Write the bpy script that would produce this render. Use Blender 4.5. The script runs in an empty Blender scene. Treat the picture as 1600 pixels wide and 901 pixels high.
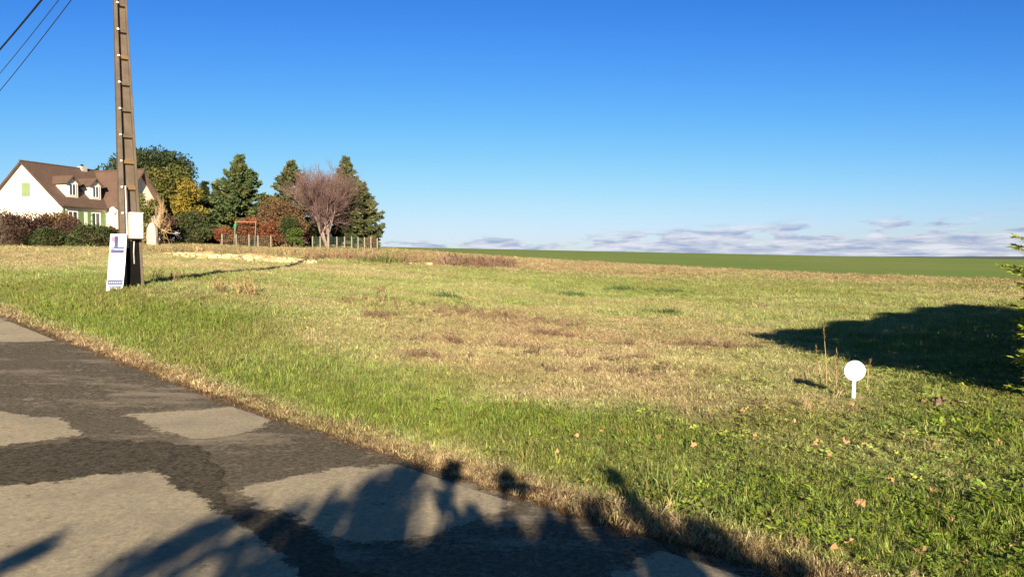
import bpy, bmesh, math, random
import numpy as np
from mathutils import Vector, Matrix
random.seed(7); rng = np.random.default_rng(7)
C = bpy.context.scene
R = math.radians
# ------------------------------------------------------------------ camera, sky, sun
FPX = 1200.0; EYE = 1.6; HORIZON = 404.0
PITCH = math.atan((450.5 - HORIZON) / FPX)
cam_d = bpy.data.cameras.new('camera'); cam = bpy.data.objects.new('camera', cam_d)
C.collection.objects.link(cam); C.camera = cam
cam.location = (0, 0, EYE); cam.rotation_euler = (R(90) - PITCH, 0, 0)
cam_d.sensor_width = 36; cam_d.lens = 36 * FPX / 1600; cam_d.clip_end = 20000; cam_d.clip_start = 0.05
SUN_EL = R(16.5); SUN_AZ = R(174)            # azimuth of the sun from +Y, clockwise
SUNV = Vector((math.sin(SUN_AZ) * math.cos(SUN_EL), math.cos(SUN_AZ) * math.cos(SUN_EL), math.sin(SUN_EL)))
sl = bpy.data.lights.new('sun', 'SUN'); sl.energy = 5.0; sl.angle = R(0.53); sl.color = (1.0, 0.845, 0.63)
so = bpy.data.objects.new('sun', sl); C.collection.objects.link(so)
so.rotation_euler = (-SUNV).to_track_quat('-Z', 'Y').to_euler(); so.location = SUNV * 60
C.view_settings.view_transform = 'Standard'; C.view_settings.look = 'None'
C.view_settings.exposure = 1.37; C.view_settings.gamma = 1.0

class NT:                                    # small node-graph helper
    def __init__(s, tree): s.t = tree; s.n = tree.nodes; s.l = tree.links
    def new(s, typ, ins=None, **props):
        n = s.n.new(typ)
        for k, v in props.items(): setattr(n, k, v)
        for k, v in (ins or {}).items():
            sock = n.inputs[k]
            if isinstance(v, bpy.types.NodeSocket): s.l.new(v, sock)
            else: sock.default_value = v
        return n
    def math(s, op, a, b=None, clamp=False):
        ins = {0: a}
        if b is not None: ins[1] = b
        return s.new('ShaderNodeMath', ins, operation=op, use_clamp=clamp).outputs[0]
    def maprange(s, v, a, b, c=0.0, d=1.0, smooth=False):
        n = s.new('ShaderNodeMapRange', {0: v, 1: a, 2: b, 3: c, 4: d})
        if smooth: n.interpolation_type = 'SMOOTHSTEP'
        return n.outputs[0]
    def mix(s, f, a, b, blend='MIX'):
        n = s.new('ShaderNodeMix', data_type='RGBA', blend_type=blend)
        for i, v in ((0, f), (6, a), (7, b)):
            if isinstance(v, bpy.types.NodeSocket): s.l.new(v, n.inputs[i])
            elif i and len(v) == 3: n.inputs[i].default_value = (*v, 1)
            else: n.inputs[i].default_value = v
        return n.outputs[2]
    def noise(s, vec, scale, detail=4, rough=0.6, out=0):
        ins = {'Scale': scale, 'Detail': detail, 'Roughness': rough}
        if vec is not None: ins['Vector'] = vec
        return s.new('ShaderNodeTexNoise', ins).outputs[out]

w = bpy.data.worlds.new('World'); C.world = w; w.use_nodes = True
w.node_tree.nodes.clear(); W = NT(w.node_tree)
SKYS = 0.10
sky = W.new('ShaderNodeTexSky', sky_type='NISHITA', sun_disc=False, sun_elevation=SUN_EL, sun_rotation=SUN_AZ,
            air_density=1.0, dust_density=0.25, ozone_density=2.2, altitude=100.0)
srgb = W.new('ShaderNodeSeparateColor', {0: sky.outputs[0]})
def tone(i, ref, cap, a, p):                 # the camera's response: one smooth saturating curve per channel for the whole sky
    x = W.math('POWER', W.math('DIVIDE', srgb.outputs[i], ref), p)
    return W.math('MULTIPLY', W.math('SUBTRACT', 1.0, W.math('EXPONENT', W.math('MULTIPLY', x, -a))), cap * SKYK)
SKYK = 1 / (SKYS * 2 ** C.view_settings.exposure)
skyc = W.new('ShaderNodeCombineColor', {0: tone(0, 2.02, .80, .0686, 2.29), 1: tone(1, 3.43, .95, .31, 1.95), 2: tone(2, 5.345, .985, 1.674, 3.2)}).outputs[0]
tc = W.new('ShaderNodeTexCoord').outputs['Generated']
sep = W.new('ShaderNodeSeparateXYZ', {0: tc})
el = sep.outputs[2]
st = W.new('ShaderNodeMapping', {'Vector': tc, 'Scale': (17, 17, 58), 'Location': (3.1, 1.7, 0.4)}).outputs[0]
cn = W.noise(st, 1.0, 7, 0.55)
big = W.noise(W.new('ShaderNodeMapping', {'Vector': tc, 'Scale': (5, 5, 20), 'Location': (1.0, 0, 0)}).outputs[0], 1.0, 2, 0.5)
right = W.maprange(sep.outputs[0], -0.15, 0.55, 0.0, 1.0)
top = W.math('ADD', W.math('MULTIPLY', right, 0.026), 0.020)
frac = W.math('DIVIDE', el, top)
dens = W.math('ADD', W.math('SUBTRACT', W.math('ADD', cn, W.math('MULTIPLY', big, 0.35)), W.math('MULTIPLY', frac, 0.16)), W.math('MULTIPLY', right, 0.04))
mask = W.math('MULTIPLY', W.maprange(dens, 0.52, 0.62, 0, 0.92, True), W.maprange(frac, 0.85, 1.35, 1.0, 0.0, True))
ctex = W.noise(W.new('ShaderNodeMapping', {'Vector': tc, 'Scale': (12, 12, 90), 'Location': (3.1, 1.7, 1.1)}).outputs[0], 1.6, 5, 0.6)
ccol = W.mix(W.maprange(ctex, 0.38, 0.62), (.36 * SKYK, .44 * SKYK, .64 * SKYK), (.78 * SKYK, .80 * SKYK, .88 * SKYK))
mixc = W.mix(mask, skyc, ccol)
bg = W.new('ShaderNodeBackground', {'Color': mixc, 'Strength': SKYS})
W.l.new(bg.outputs[0], W.new('ShaderNodeOutputWorld').inputs[0])

# ------------------------------------------------------------------ terrain
U = np.array([-0.7, 0.714]); U = U / np.linalg.norm(U); N = np.array([U[1], -U[0]])   # along the road / across it
EDGE = 3.62; FARSIDE = -1.6; CROP = 67.0
def zr(s): return 0.04 * (np.sqrt((s - 8) ** 2 + 9) + (s - 8)) / 2
ctrl = [(3.9, 8.7, .0), (6, 12, -.1), (10, 20, -.15), (18, 30, -.1), (38.7, 58, 0), (19.8, 79, .68), (0, 100.8, 1.52), (-15.6, 118, 2.88),
        (0, 16, .05), (0, 30, .2), (0, 50, .55), (8, 10, -.05), (60, 50, -.3), (100, 80, -.3), (-8.4, 17, .98), (-9, 16.3, .9), (-12, 26, 1.2),
        (-18, 40, 1.65), (-14, 40, 1.45), (-30.8, 50, 2.25), (-22, 36, 1.75), (-27, 80, 2.75), (-14.7, 80, 2.6), (-41, 66, 3.4), (-36, 57, 2.45), (-30, 60, 2.5), (-25, 50, 2.1),
        (-10, 45, 1.45), (-8, 30, .95), (-6, 60, 1.25), (-300, 400, 12.3), (-150, 400, 9.3), (0, 400, 6.3), (150, 400, 3.3), (300, 400, .6),
        (0, -30, 0), (40, -40, -.5), (-60, -10, 1.2), (0, -300, 0), (300, -100, -2), (-300, 0, 5), (-300, 250, 9), (300, 150, -1), (-300, -300, 2), (300, -300, -2)]
for s_ in (-120, -60, -25, -8, 4, 12, 20, 30, 60, 120):
    p_ = s_ * U + 1.0 * N; ctrl.append((p_[0], p_[1], float(zr(s_))))
ctrl = np.array(ctrl)
def _phi(r2): return 0.5 * r2 * np.log(r2 + 1e-9)
_n = len(ctrl); _d2 = ((ctrl[:, None, :2] - ctrl[None, :, :2]) ** 2).sum(-1)
_A = np.zeros((_n + 3, _n + 3)); _A[:_n, :_n] = _phi(_d2) + np.eye(_n) * 5.0
_A[:_n, _n] = 1; _A[:_n, _n + 1:] = ctrl[:, :2]; _A[_n, :_n] = 1; _A[_n + 1:, :_n] = ctrl[:, :2].T
_w = np.linalg.solve(_A, np.concatenate([ctrl[:, 2], np.zeros(3)]))
def smooth(a, b, x): t = np.clip((x - a) / (b - a), 0, 1); return t * t * (3 - 2 * t)
_perm = rng.random((256, 256))
def vnoise(x, y):
    xi = np.floor(x).astype(int); yi = np.floor(y).astype(int); fx = x - xi; fy = y - yi
    fx = fx * fx * (3 - 2 * fx); fy = fy * fy * (3 - 2 * fy)
    g = lambda a, b: _perm[a & 255, b & 255]
    return (g(xi, yi) * (1 - fx) + g(xi + 1, yi) * fx) * (1 - fy) + (g(xi, yi + 1) * (1 - fx) + g(xi + 1, yi + 1) * fx) * fy
def fbm(x, y, o=4):
    t = 0; a = .5
    for k in range(o): t = t + a * vnoise(x * 2 ** k + 17 * k, y * 2 ** k + 31 * k); a *= .5
    return t / (1 - .5 ** o)
def tps(x, y):
    out = _w[_n] + _w[_n + 1] * x + _w[_n + 2] * y
    for i in range(_n): out = out + _w[i] * _phi((x - ctrl[i, 0]) ** 2 + (y - ctrl[i, 1]) ** 2)
    return out
def SN(x, y): return x * U[0] + y * U[1], x * N[0] + y * N[1]
def XY(s, n): return s * U[0] + n * N[0], s * U[1] + n * N[1]
def H(x, y):
    x = np.asarray(x, float); y = np.asarray(y, float)
    r = np.hypot(x, y) + 1e-6; k = np.minimum(1, 450 / r)
    z = tps(x * k, y * k)
    z = z - 7 * smooth(450, 1000, r)
    th = np.arctan2(x, y)
    z = z + smooth(1700, 2900, r) * (9 + 6 * fbm(th * 14 + 40, r / 700, 3)) + smooth(2900, 4200, r) * 8 * fbm(th * 9 + 9, r * 0 + 3, 2)
    s, n = SN(x, y)
    road = smooth(-4.5, FARSIDE - .3, n) * (1 - smooth(EDGE, EDGE + 1.9, n)) * (1 - smooth(90, 150, np.abs(s)))
    z = z * (1 - road) + zr(s) * road
    off = smooth(EDGE - .02, EDGE + .5, n) + 1 - smooth(FARSIDE - .5, FARSIDE, n)
    z = z + off * (.045 + .13 * (fbm(x * .45, y * .45, 3) - .5) * (1 - smooth(60, 110, r)) + .05 * (fbm(x * 2.2 + 5, y * 2.2, 2) - .5) * (1 - smooth(15, 40, r)))
    return z
def h1(x, y): return float(H(np.array([x]), np.array([y]))[0])
def ray(px, py):
    return np.array([(px - 800) / FPX, math.cos(PITCH) + (450.5 - py) / FPX * math.sin(PITCH), -math.sin(PITCH) + (450.5 - py) / FPX * math.cos(PITCH)])
def ground(px, py, dmax=600):
    v = ray(px, py); d = np.geomspace(2, dmax, 1500)
    g = EYE + v[2] * d - H(v[0] * d, v[1] * d); i = np.argmax(g < 0)
    if g[i] >= 0: i = len(d) - 1
    return np.array([v[0] * d[i], v[1] * d[i]])
def at(px, D): return (px - 800) / FPX * D
def top_z(py, D): return EYE + (HORIZON - py) / FPX * D

# ------------------------------------------------------------------ object helpers
def link(o): C.collection.objects.link(o); return o
def tag(o, label=None, cat=None, group=None, kind=None):
    if label: o['label'] = label
    if cat: o['category'] = cat
    if group: o['group'] = group
    if kind: o['kind'] = kind
    return o
def thing(name, label, cat, loc=(0, 0, 0), rz=0, group=None):
    o = link(bpy.data.objects.new(name, None)); o.location = loc; o.rotation_euler = (0, 0, rz); o.empty_display_size = .2
    return tag(o, label, cat, group)
class MB:
    def __init__(s): s.v = []; s.f = []; s.m = []; s.k = 0
    def add(s, vs, fs, mi=0):
        vs = np.asarray(vs, float).reshape(-1, 3); s.v.append(vs)
        for f in fs: s.f.append(tuple(int(i) + s.k for i in f)); s.m.append(mi)
        s.k += len(vs); return s
    def box(s, x0, x1, y0, y1, z0, z1, mi=0):
        vs = [(x, y, z) for z in (z0, z1) for y in (y0, y1) for x in (x0, x1)]
        return s.add(vs, [(0, 2, 3, 1), (4, 5, 7, 6), (0, 1, 5, 4), (2, 6, 7, 3), (0, 4, 6, 2), (1, 3, 7, 5)], mi)
    def hexa(s, b4, t4, mi=0):                # bottom and top quads, both counter-clockwise seen from above
        return s.add(list(b4) + list(t4), [(3, 2, 1, 0), (4, 5, 6, 7), (0, 1, 5, 4), (1, 2, 6, 5), (2, 3, 7, 6), (3, 0, 4, 7)], mi)
    def tube(s, pts, rad, sides=6, caps=True, mi=0):
        pts = np.asarray(pts, float); n = len(pts); rad = np.broadcast_to(rad, (n,)); vs = []; fs = []
        tan = np.gradient(pts, axis=0); prev = None
        for i in range(n):
            t = tan[i] / (np.linalg.norm(tan[i]) + 1e-9)
            a = np.array([0, 0, 1.]) if abs(t[2]) < .9 else np.array([1., 0, 0])
            if prev is not None: a = prev
            e1 = a - t * a.dot(t); e1 /= np.linalg.norm(e1) + 1e-9; e2 = np.cross(t, e1); prev = e1
            for k in range(sides):
                an = 2 * math.pi * k / sides; vs.append(pts[i] + rad[i] * (math.cos(an) * e1 + math.sin(an) * e2))
        for i in range(n - 1):
            for k in range(sides):
                a, b = i * sides + k, i * sides + (k + 1) % sides; fs.append((a, b, b + sides, a + sides))
        if caps: fs.append(tuple(range(sides - 1, -1, -1))); fs.append(tuple((n - 1) * sides + k for k in range(sides)))
        return s.add(vs, fs, mi)
    def lathe(s, prof, sides=24, mi=0):
        vs = [(r * math.cos(2 * math.pi * k / sides), r * math.sin(2 * math.pi * k / sides), z) for r, z in prof for k in range(sides)]; fs = []
        for i in range(len(prof) - 1):
            for k in range(sides):
                a, b = i * sides + k, i * sides + (k + 1) % sides; fs.append((a, b, b + sides, a + sides))
        fs.append(tuple(range(sides - 1, -1, -1))); fs.append(tuple((len(prof) - 1) * sides + k for k in range(sides)))
        return s.add(vs, fs, mi)
    def quads(s, P, mi=0):                    # P: (n,4,3)
        P = np.asarray(P, float); n = len(P)
        if n == 0: return s
        s.v.append(P.reshape(-1, 3)); b = s.k + np.arange(n) * 4
        s.f.extend(zip(b.tolist(), (b + 1).tolist(), (b + 2).tolist(), (b + 3).tolist())); s.m.extend([mi] * n); s.k += 4 * n; return s
    def mesh(s, name, mats, smooth_=False):
        me = bpy.data.meshes.new(name); me.from_pydata(np.concatenate(s.v).tolist(), [], s.f); me.update()
        for m in (mats if isinstance(mats, (list, tuple)) else [mats]): me.materials.append(m)
        if any(s.m): me.polygons.foreach_set('material_index', s.m)
        if smooth_: me.polygons.foreach_set('use_smooth', [True] * len(me.polygons))
        return me
    def build(s, name, mats, parent=None, smooth_=False, loc=None, bevel=0):
        o = link(bpy.data.objects.new(name, s.mesh(name, mats, smooth_)))
        if parent: o.parent = parent
        if loc is not None: o.location = loc
        if bevel:
            b = o.modifiers.new('bevel', 'BEVEL'); b.width = bevel; b.segments = 2; b.limit_method = 'ANGLE'
        return o
def copy_tree(o, parent=None):
    c = o.copy(); C.collection.objects.link(c)
    if parent: c.parent = parent
    for ch in list(o.children): copy_tree(ch, c)
    return c

# ------------------------------------------------------------------ materials
def mat(name, c1, c2=None, scale=6, rough=.85, bump=0, spec=.3, detail=5, c3=None, s3=40, coords='Object', metal=0):
    m = bpy.data.materials.new(name); m.use_nodes = True; T = NT(m.node_tree); b = m.node_tree.nodes['Principled BSDF']
    v = T.new('ShaderNodeTexCoord').outputs[coords]
    col = T.mix(T.maprange(T.noise(v, scale, detail), .32, .68), c1, c2 or c1)
    if c3: col = T.mix(T.maprange(T.noise(v, s3, 3), .52, .72), col, c3)
    T.l.new(col, b.inputs['Base Color']); b.inputs['Roughness'].default_value = rough
    b.inputs['Specular IOR Level'].default_value = spec; b.inputs['Metallic'].default_value = metal
    if bump:
        bp = T.new('ShaderNodeBump', {'Height': T.noise(v, scale * 6, 4), 'Strength': bump, 'Distance': .02})
        T.l.new(bp.outputs[0], b.inputs['Normal'])
    return m
def leaf_mat(name, ca, cb, cc=None, patch=.5, trans=.25, rough=.6):
    m = bpy.data.materials.new(name); m.use_nodes = True; T = NT(m.node_tree); b = m.node_tree.nodes['Principled BSDF']
    ri = T.new('ShaderNodeNewGeometry').outputs['Random Per Island']
    v = T.new('ShaderNodeTexCoord').outputs['Object']
    col = T.mix(ri, ca, cb)
    if cc: col = T.mix(T.maprange(T.noise(v, patch, 3), .5, .66), col, cc)
    T.l.new(col, b.inputs['Base Color']); b.inputs['Roughness'].default_value = rough; b.inputs['Specular IOR Level'].default_value = .2
    tr = T.new('ShaderNodeBsdfTranslucent', {'Color': col})
    mx = T.new('ShaderNodeMixShader', {0: trans, 1: b.outputs[0], 2: tr.outputs[0]})
    T.l.new(mx.outputs[0], T.n['Material Output'].inputs[0])
    return m
def grass_mat(name, trans=.3):
    m = bpy.data.materials.new(name); m.use_nodes = True; T = NT(m.node_tree); b = m.node_tree.nodes['Principled BSDF']
    a = T.new('ShaderNodeAttribute', attribute_type='INSTANCER', attribute_name='tint').outputs['Color']
    ri = T.new('ShaderNodeNewGeometry').outputs['Random Per Island']
    hs = T.new('ShaderNodeHueSaturation', {'Hue': T.maprange(ri, 0, 1, .485, .515), 'Saturation': T.maprange(T.math('FRACT', T.math('MULTIPLY', ri, 7.3)), 0, 1, .85, 1.1),
                'Value': T.maprange(T.math('FRACT', T.math('MULTIPLY', ri, 13.7)), 0, 1, .55, 1.35), 'Color': a}).outputs[0]
    dry = T.mix(T.maprange(T.math('FRACT', T.math('MULTIPLY', ri, 29.1)), .8, .84), hs, (.34, .26, .12))
    T.l.new(dry, b.inputs['Base Color']); b.inputs['Roughness'].default_value = .55; b.inputs['Specular IOR Level'].default_value = .25
    tr = T.new('ShaderNodeBsdfTranslucent', {'Color': dry})
    mx = T.new('ShaderNodeMixShader', {0: trans, 1: b.outputs[0], 2: tr.outputs[0]})
    T.l.new(mx.outputs[0], T.n['Material Output'].inputs[0]); return m

# ------------------------------------------------------------------ vegetation colour: green 0..1 and brown 0..1 known at places, blended between
VEG = [(50, 395, .22, .1), (100, 410, .3, .08), (30, 425, .55, 0), (50, 460, .95, 0), (150, 480, .95, 0), (0, 480, .9, 0), (250, 412, .2, .12), (330, 425, .4, .05),
       (300, 460, .5, .05), (240, 500, .95, 0), (350, 520, 1, 0), (450, 560, .9, 0), (400, 470, .38, .02), (550, 440, .42, .02), (500, 490, .35, .05), (600, 470, .33, .08),
       (560, 540, .55, .1), (520, 620, .9, 0), (640, 600, .85, .02), (650, 550, .2, .35), (750, 500, .3, .25), (850, 520, .2, .4), (780, 560, .1, .25), (900, 560, .1, .25),
       (1000, 540, .15, .28), (850, 600, .3, .2), (1000, 590, .22, .08), (1080, 540, .2, .32), (1150, 580, .35, .03), (1100, 480, .38, .05), (900, 450, .5, 0), (700, 430, .42, .05),
       (800, 430, .42, .02), (1000, 455, .6, 0), (1200, 440, .4, .1), (1300, 460, .45, .05), (1500, 450, .33, .2), (1190, 480, .38, .12), (1500, 520, .6, 0), (1400, 560, .6, 0),
       (800, 660, .88, .02), (950, 660, .8, .05), (1100, 640, .45, .15), (1000, 720, .95, 0), (1200, 680, .6, .2), (1250, 640, .45, .15), (1350, 680, .55, .15), (1450, 650, .8, .03),
       (1550, 660, .95, 0), (1500, 740, .75, .08), (1300, 780, .92, 0), (1550, 850, .95, 0), (1300, 860, .92, 0), (1150, 780, .92, 0), (1100, 700, .88, 0), (700, 690, .8, .05),
       (640, 398, .1, .5), (800, 412, .1, .5), (1000, 421, .1, .55), (1300, 433, .1, .55), (1550, 442, .15, .5), (600, 405, .2, .3), (480, 396, .2, .3), (560, 420, .35, .1), (150, 440, .6, .05)]
VEG = [(a, b, g + (.14 if a > 400 and 424 < b < 483 else 0), q) for a, b, g, q in VEG]
_vp = np.array([ground(a, b) for a, b, _, _ in VEG]); _vq = np.array([(g, b) for _, _, g, b in VEG])
def _feat(x, y):
    d = np.maximum(y, 1.0); d = np.hypot(x, d) * .5 + d * .5
    return np.clip(x / d, -3, 3) * 6, np.log(d) * 4.5
_vf = np.array(_feat(_vp[:, 0], _vp[:, 1])).T
def veg(x, y):
    fx, fy = _feat(x, y); num = np.zeros((2,) + np.shape(x)); den = 0
    for (a, b), q in zip(_vf, _vq):
        wt = 1 / ((fx - a) ** 2 + (fy - b) ** 2 + .05) ** 2; num[0] += wt * q[0]; num[1] += wt * q[1]; den = den + wt
    g, b = num / den; s, n = SN(x, y)
    e = 1 - smooth(.10, .34 + .36 * fbm(x * .8, y * .8, 2), np.abs(n - EDGE))
    g = g * (1 - e * .85); b = b * (1 - e) + e * (.25 + .45 * smooth(.4, .1, n - EDGE) * fbm(s * .9, n * 3, 3))
    g = np.clip(g + .14 * smooth(.7, .85, g) + (fbm(x * .7, y * .7, 4) - .5) * .85 + (fbm(x * .13 + 9, y * .13, 3) - .5) * .5, 0, 1)
    b = np.clip(b + (fbm(x * .5 + 50, y * .5, 4) - .5) * .9, 0, 1)
    return g, b
STRAW = np.array([.50, .415, .225]); LUSH = np.array([.155, .210, .030]); MID = np.array([.31, .355, .12]); BROWN = np.array([.29, .17, .10])
def tint(g, b):
    g = g[..., None]; b = b[..., None]
    c = np.where(g < .5, STRAW + (MID - STRAW) * g * 2, MID + (LUSH - MID) * np.maximum(g * 2 - 1, 0) ** .65)
    return c * (1 - b * .85) + BROWN * b * .85

# ------------------------------------------------------------------ ground sheets, laid out along and across the road
def axis(lo, hi, step, grow, start=0.0):
    out = [start]; h = step
    while out[-1] < hi: out.append(min(hi, out[-1] + h)); h *= grow
    neg = [start]; h = step
    while neg[-1] > lo: neg.append(max(lo, neg[-1] - h)); h *= grow
    return np.array(sorted(set(neg[1:] + out)))
S_AX = axis(-5000, 5000, .16, 1.028, 4.0)
def sheet(name, n_ax, material, kind='structure', dz=0, colour=True):
    s, n = np.meshgrid(S_AX, n_ax, indexing='ij')
    nn = n.copy()
    x, y = XY(s, nn); z = H(x, y) + dz
    a, b = s.shape; v = np.stack([x, y, z], -1).reshape(-1, 3)
    i = np.arange(a * b).reshape(a, b); f = np.stack([i[:-1, :-1], i[:-1, 1:], i[1:, 1:], i[1:, :-1]], -1).reshape(-1, 4)
    me = bpy.data.meshes.new(name); me.vertices.add(len(v)); me.vertices.foreach_set('co', v.ravel())
    me.loops.add(f.size); me.loops.foreach_set('vertex_index', f.ravel().astype(np.int32))
    me.polygons.add(len(f)); me.polygons.foreach_set('loop_start', np.arange(0, f.size, 4, dtype=np.int32))
    me.update(calc_edges=True); me.validate()
    if (me.polygons[0].normal.z < 0): me.flip_normals()
    me.polygons.foreach_set('use_smooth', [True] * len(me.polygons))
    if colour:
        g, br = veg(x.ravel(), y.ravel()); c = tint(g, br)
        dirt = ((n.ravel() > EDGE - .1) * (1 - smooth(.15, .5, n.ravel() - EDGE)))[:, None]; c = c * (1 - dirt) + np.array([.10, .062, .033]) * dirt
        at_ = me.attributes.new('tint', 'FLOAT_COLOR', 'POINT'); at_.data.foreach_set('color', np.concatenate([c, np.ones((len(c), 1))], 1).ravel())
    me.materials.append(material)
    return tag(link(bpy.data.objects.new(name, me)), kind=kind)
def soil_mat():
    m = bpy.data.materials.new('meadow_soil'); m.use_nodes = True; T = NT(m.node_tree); b = m.node_tree.nodes['Principled BSDF']
    a = T.new('ShaderNodeAttribute', attribute_name='tint').outputs['Color']
    v = T.new('ShaderNodeTexCoord').outputs['Object']
    col = T.mix(T.maprange(T.noise(v, 9, 6, .7), .3, .7), a, (.16, .11, .06), 'MIX')
    col = T.mix(T.maprange(T.noise(v, 1.2, 6, .7), .35, .7, 0, .55), a, col)
    col = T.mix(.25, col, T.mix(T.noise(v, 45, 3), (.08, .06, .03), (.5, .42, .2)))
    T.l.new(col, b.inputs['Base Color']); b.inputs['Roughness'].default_value = .95; b.inputs['Specular IOR Level'].default_value = .1
    bp = T.new('ShaderNodeBump', {'Height': T.noise(v, 14, 6, .7), 'Strength': .8, 'Distance': .06})
    T.l.new(bp.outputs[0], b.inputs['Normal']); return m
def crop_mat():
    m = bpy.data.materials.new('young_wheat'); m.use_nodes = True; T = NT(m.node_tree); b = m.node_tree.nodes['Principled BSDF']
    v = T.new('ShaderNodeTexCoord').outputs['Object']
    rot = T.new('ShaderNodeMapping', {'Vector': v, 'Rotation': (0, 0, -math.atan2(U[1], U[0])), 'Scale': (.02, .35, .1)}).outputs[0]
    col = T.mix(T.maprange(T.noise(rot, 1, 5, .65), .3, .7), (.122, .195, .032), (.19, .265, .050))
    col = T.mix(T.maprange(T.noise(v, .022, 6, .65), .42, .70, 0, .6), col, (.27, .25, .09))
    far = T.new('ShaderNodeCameraData').outputs if False else None
    T.l.new(col, b.inputs['Base Color']); b.inputs['Roughness'].default_value = .9; b.inputs['Specular IOR Level'].default_value = .1
    return m
def wood_mat(): return mat('distant_woods', (.05, .075, .06), (.11, .12, .07), .01, .95)
M_soil = soil_mat()
edge_ax = np.concatenate([[EDGE - .4, EDGE - .06, EDGE, EDGE + .08, EDGE + .2], EDGE + axis(.35, 200, .17, 1.028, .35)])
edge_ax = np.concatenate([edge_ax[edge_ax < CROP - .8], [CROP]])
sheet('meadow_ground', edge_ax, M_soil)
crop_ax = CROP + axis(0, 1500, 1.5, 1.05, 0.0)
sheet('crop_field', crop_ax, crop_mat(), colour=False)
sheet('distant_hills', np.concatenate([[CROP + 1500], CROP + axis(1560, 6000, 60, 1.03, 1560)]), wood_mat(), colour=False)
sheet('roadside_ground', -np.concatenate([[-FARSIDE], -FARSIDE + .15 + axis(0, 5000, .4, 1.07, 0.0)])[::-1], M_soil)

# road
def road_mat():
    m = bpy.data.materials.new('old_asphalt'); m.use_nodes = True; T = NT(m.node_tree); b = m.node_tree.nodes['Principled BSDF']
    v = T.new('ShaderNodeTexCoord').outputs['Object']
    rot = T.new('ShaderNodeMapping', {'Vector': v, 'Rotation': (0, 0, -math.atan2(U[1], U[0])), 'Scale': (.55, 1.5, 1)}).outputs[0]
    grit = T.noise(v, 26, 7, .85)
    col = T.mix(T.maprange(grit, .40, .62), (.028, .0225, .0140), (.205, .168, .105))
    worn = T.math('ADD', T.noise(rot, 1.1, 8, .72), T.math('MULTIPLY', grit, .25))
    col = T.mix(T.maprange(worn, .63, .74, 0, .85), col, (.33, .275, .195))
    col = T.mix(T.maprange(T.noise(v, .5, 3), .4, .65, 0, .4), col, (.15, .122, .088))
    fleck = T.math('MULTIPLY', T.maprange(T.noise(v, 6.5, 9, .78), .55, .63), T.maprange(T.noise(v, .8, 4, .6), .42, .6, .1, .9))
    col = T.mix(fleck, col, (.34, .285, .20))
    T.l.new(col, b.inputs['Base Color']); b.inputs['Roughness'].default_value = .85; b.inputs['Specular IOR Level'].default_value = .25
    bp = T.new('ShaderNodeBump', {'Height': grit, 'Strength': .7, 'Distance': .012})
    T.l.new(bp.outputs[0], b.inputs['Normal']); return m
def worn_edge(T, b, v, big, small):          # the layer is worn through along a ragged rim
    f = T.new('ShaderNodeAttribute', attribute_name='inside').outputs['Fac']
    e = T.math('ADD', f, T.math('ADD', T.math('MULTIPLY', T.math('SUBTRACT', T.noise(v, 2.6, 6, .6), .5), big), T.math('MULTIPLY', T.math('SUBTRACT', T.noise(v, 9, 7, .8), .5), small)))
    holes = T.math('MULTIPLY', T.maprange(T.noise(v, 5.5, 9, .78), .64, .69), T.maprange(f, .02, .6, 1.0, .35))
    k = T.math('MULTIPLY', T.maprange(e, -.015, .025), T.math('SUBTRACT', 1.0, holes))
    mx = T.new('ShaderNodeMixShader', {0: k, 1: T.new('ShaderNodeBsdfTransparent').outputs[0], 2: b.outputs[0]})
    T.l.new(mx.outputs[0], T.n['Material Output'].inputs[0])
def patch_mat():
    m = bpy.data.materials.new('pale_repair_chippings'); m.use_nodes = True; T = NT(m.node_tree); b = m.node_tree.nodes['Principled BSDF']
    v = T.new('ShaderNodeTexCoord').outputs['Object']
    grit = T.noise(v, 30, 7, .85)
    col = T.mix(T.maprange(grit, .36, .66), (.255, .215, .148), (.53, .45, .305))
    col = T.mix(T.maprange(T.noise(v, 1.6, 5, .65), .5, .75, 0, .6), col, (.24, .20, .15))
    col = T.mix(T.maprange(T.noise(v, .9, 4, .6), .52, .70, 0, .5), col, (.20, .18, .15))
    col = T.mix(T.maprange(T.noise(v, 7, 8, .75), .60, .67, 0, .75), col, (.10, .083, .06))
    T.l.new(col, b.inputs['Base Color']); b.inputs['Roughness'].default_value = .9; b.inputs['Specular IOR Level'].default_value = .2
    bp = T.new('ShaderNodeBump', {'Height': grit, 'Strength': .5, 'Distance': .008})
    T.l.new(bp.outputs[0], b.inputs['Normal']); worn_edge(T, b, v, .32, .36); return m
road_n = np.linspace(FARSIDE, EDGE, 14)
RS = S_AX[(S_AX > -90) & (S_AX < 90)]
mb = MB(); rows = []
for s_ in RS:
    wob = .10 * (fbm(np.array([s_ * 1.3]), np.array([2.2]), 4)[0] - .5) + .22 * (fbm(np.array([s_ * .33]), np.array([7.]), 2)[0] - .5)
    ns = road_n.copy(); ns[-1] += wob; x, y = XY(np.full(14, s_), ns); rows.append(np.stack([x, y, np.full(14, zr(s_)) + .018 + np.where(np.arange(14) == 13, -.012, 0)], -1))
rows = np.array(rows); vi = np.arange(len(RS) * 14).reshape(len(RS), 14)
mb.add(rows.reshape(-1, 3), np.stack([vi[:-1, :-1], vi[:-1, 1:], vi[1:, 1:], vi[1:, :-1]], -1).reshape(-1, 4))
road = mb.build('road', road_mat(), smooth_=True); tag(road, kind='structure')
if road.data.polygons[0].normal.z < 0: road.data.flip_normals()
M_patch = patch_mat()
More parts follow.
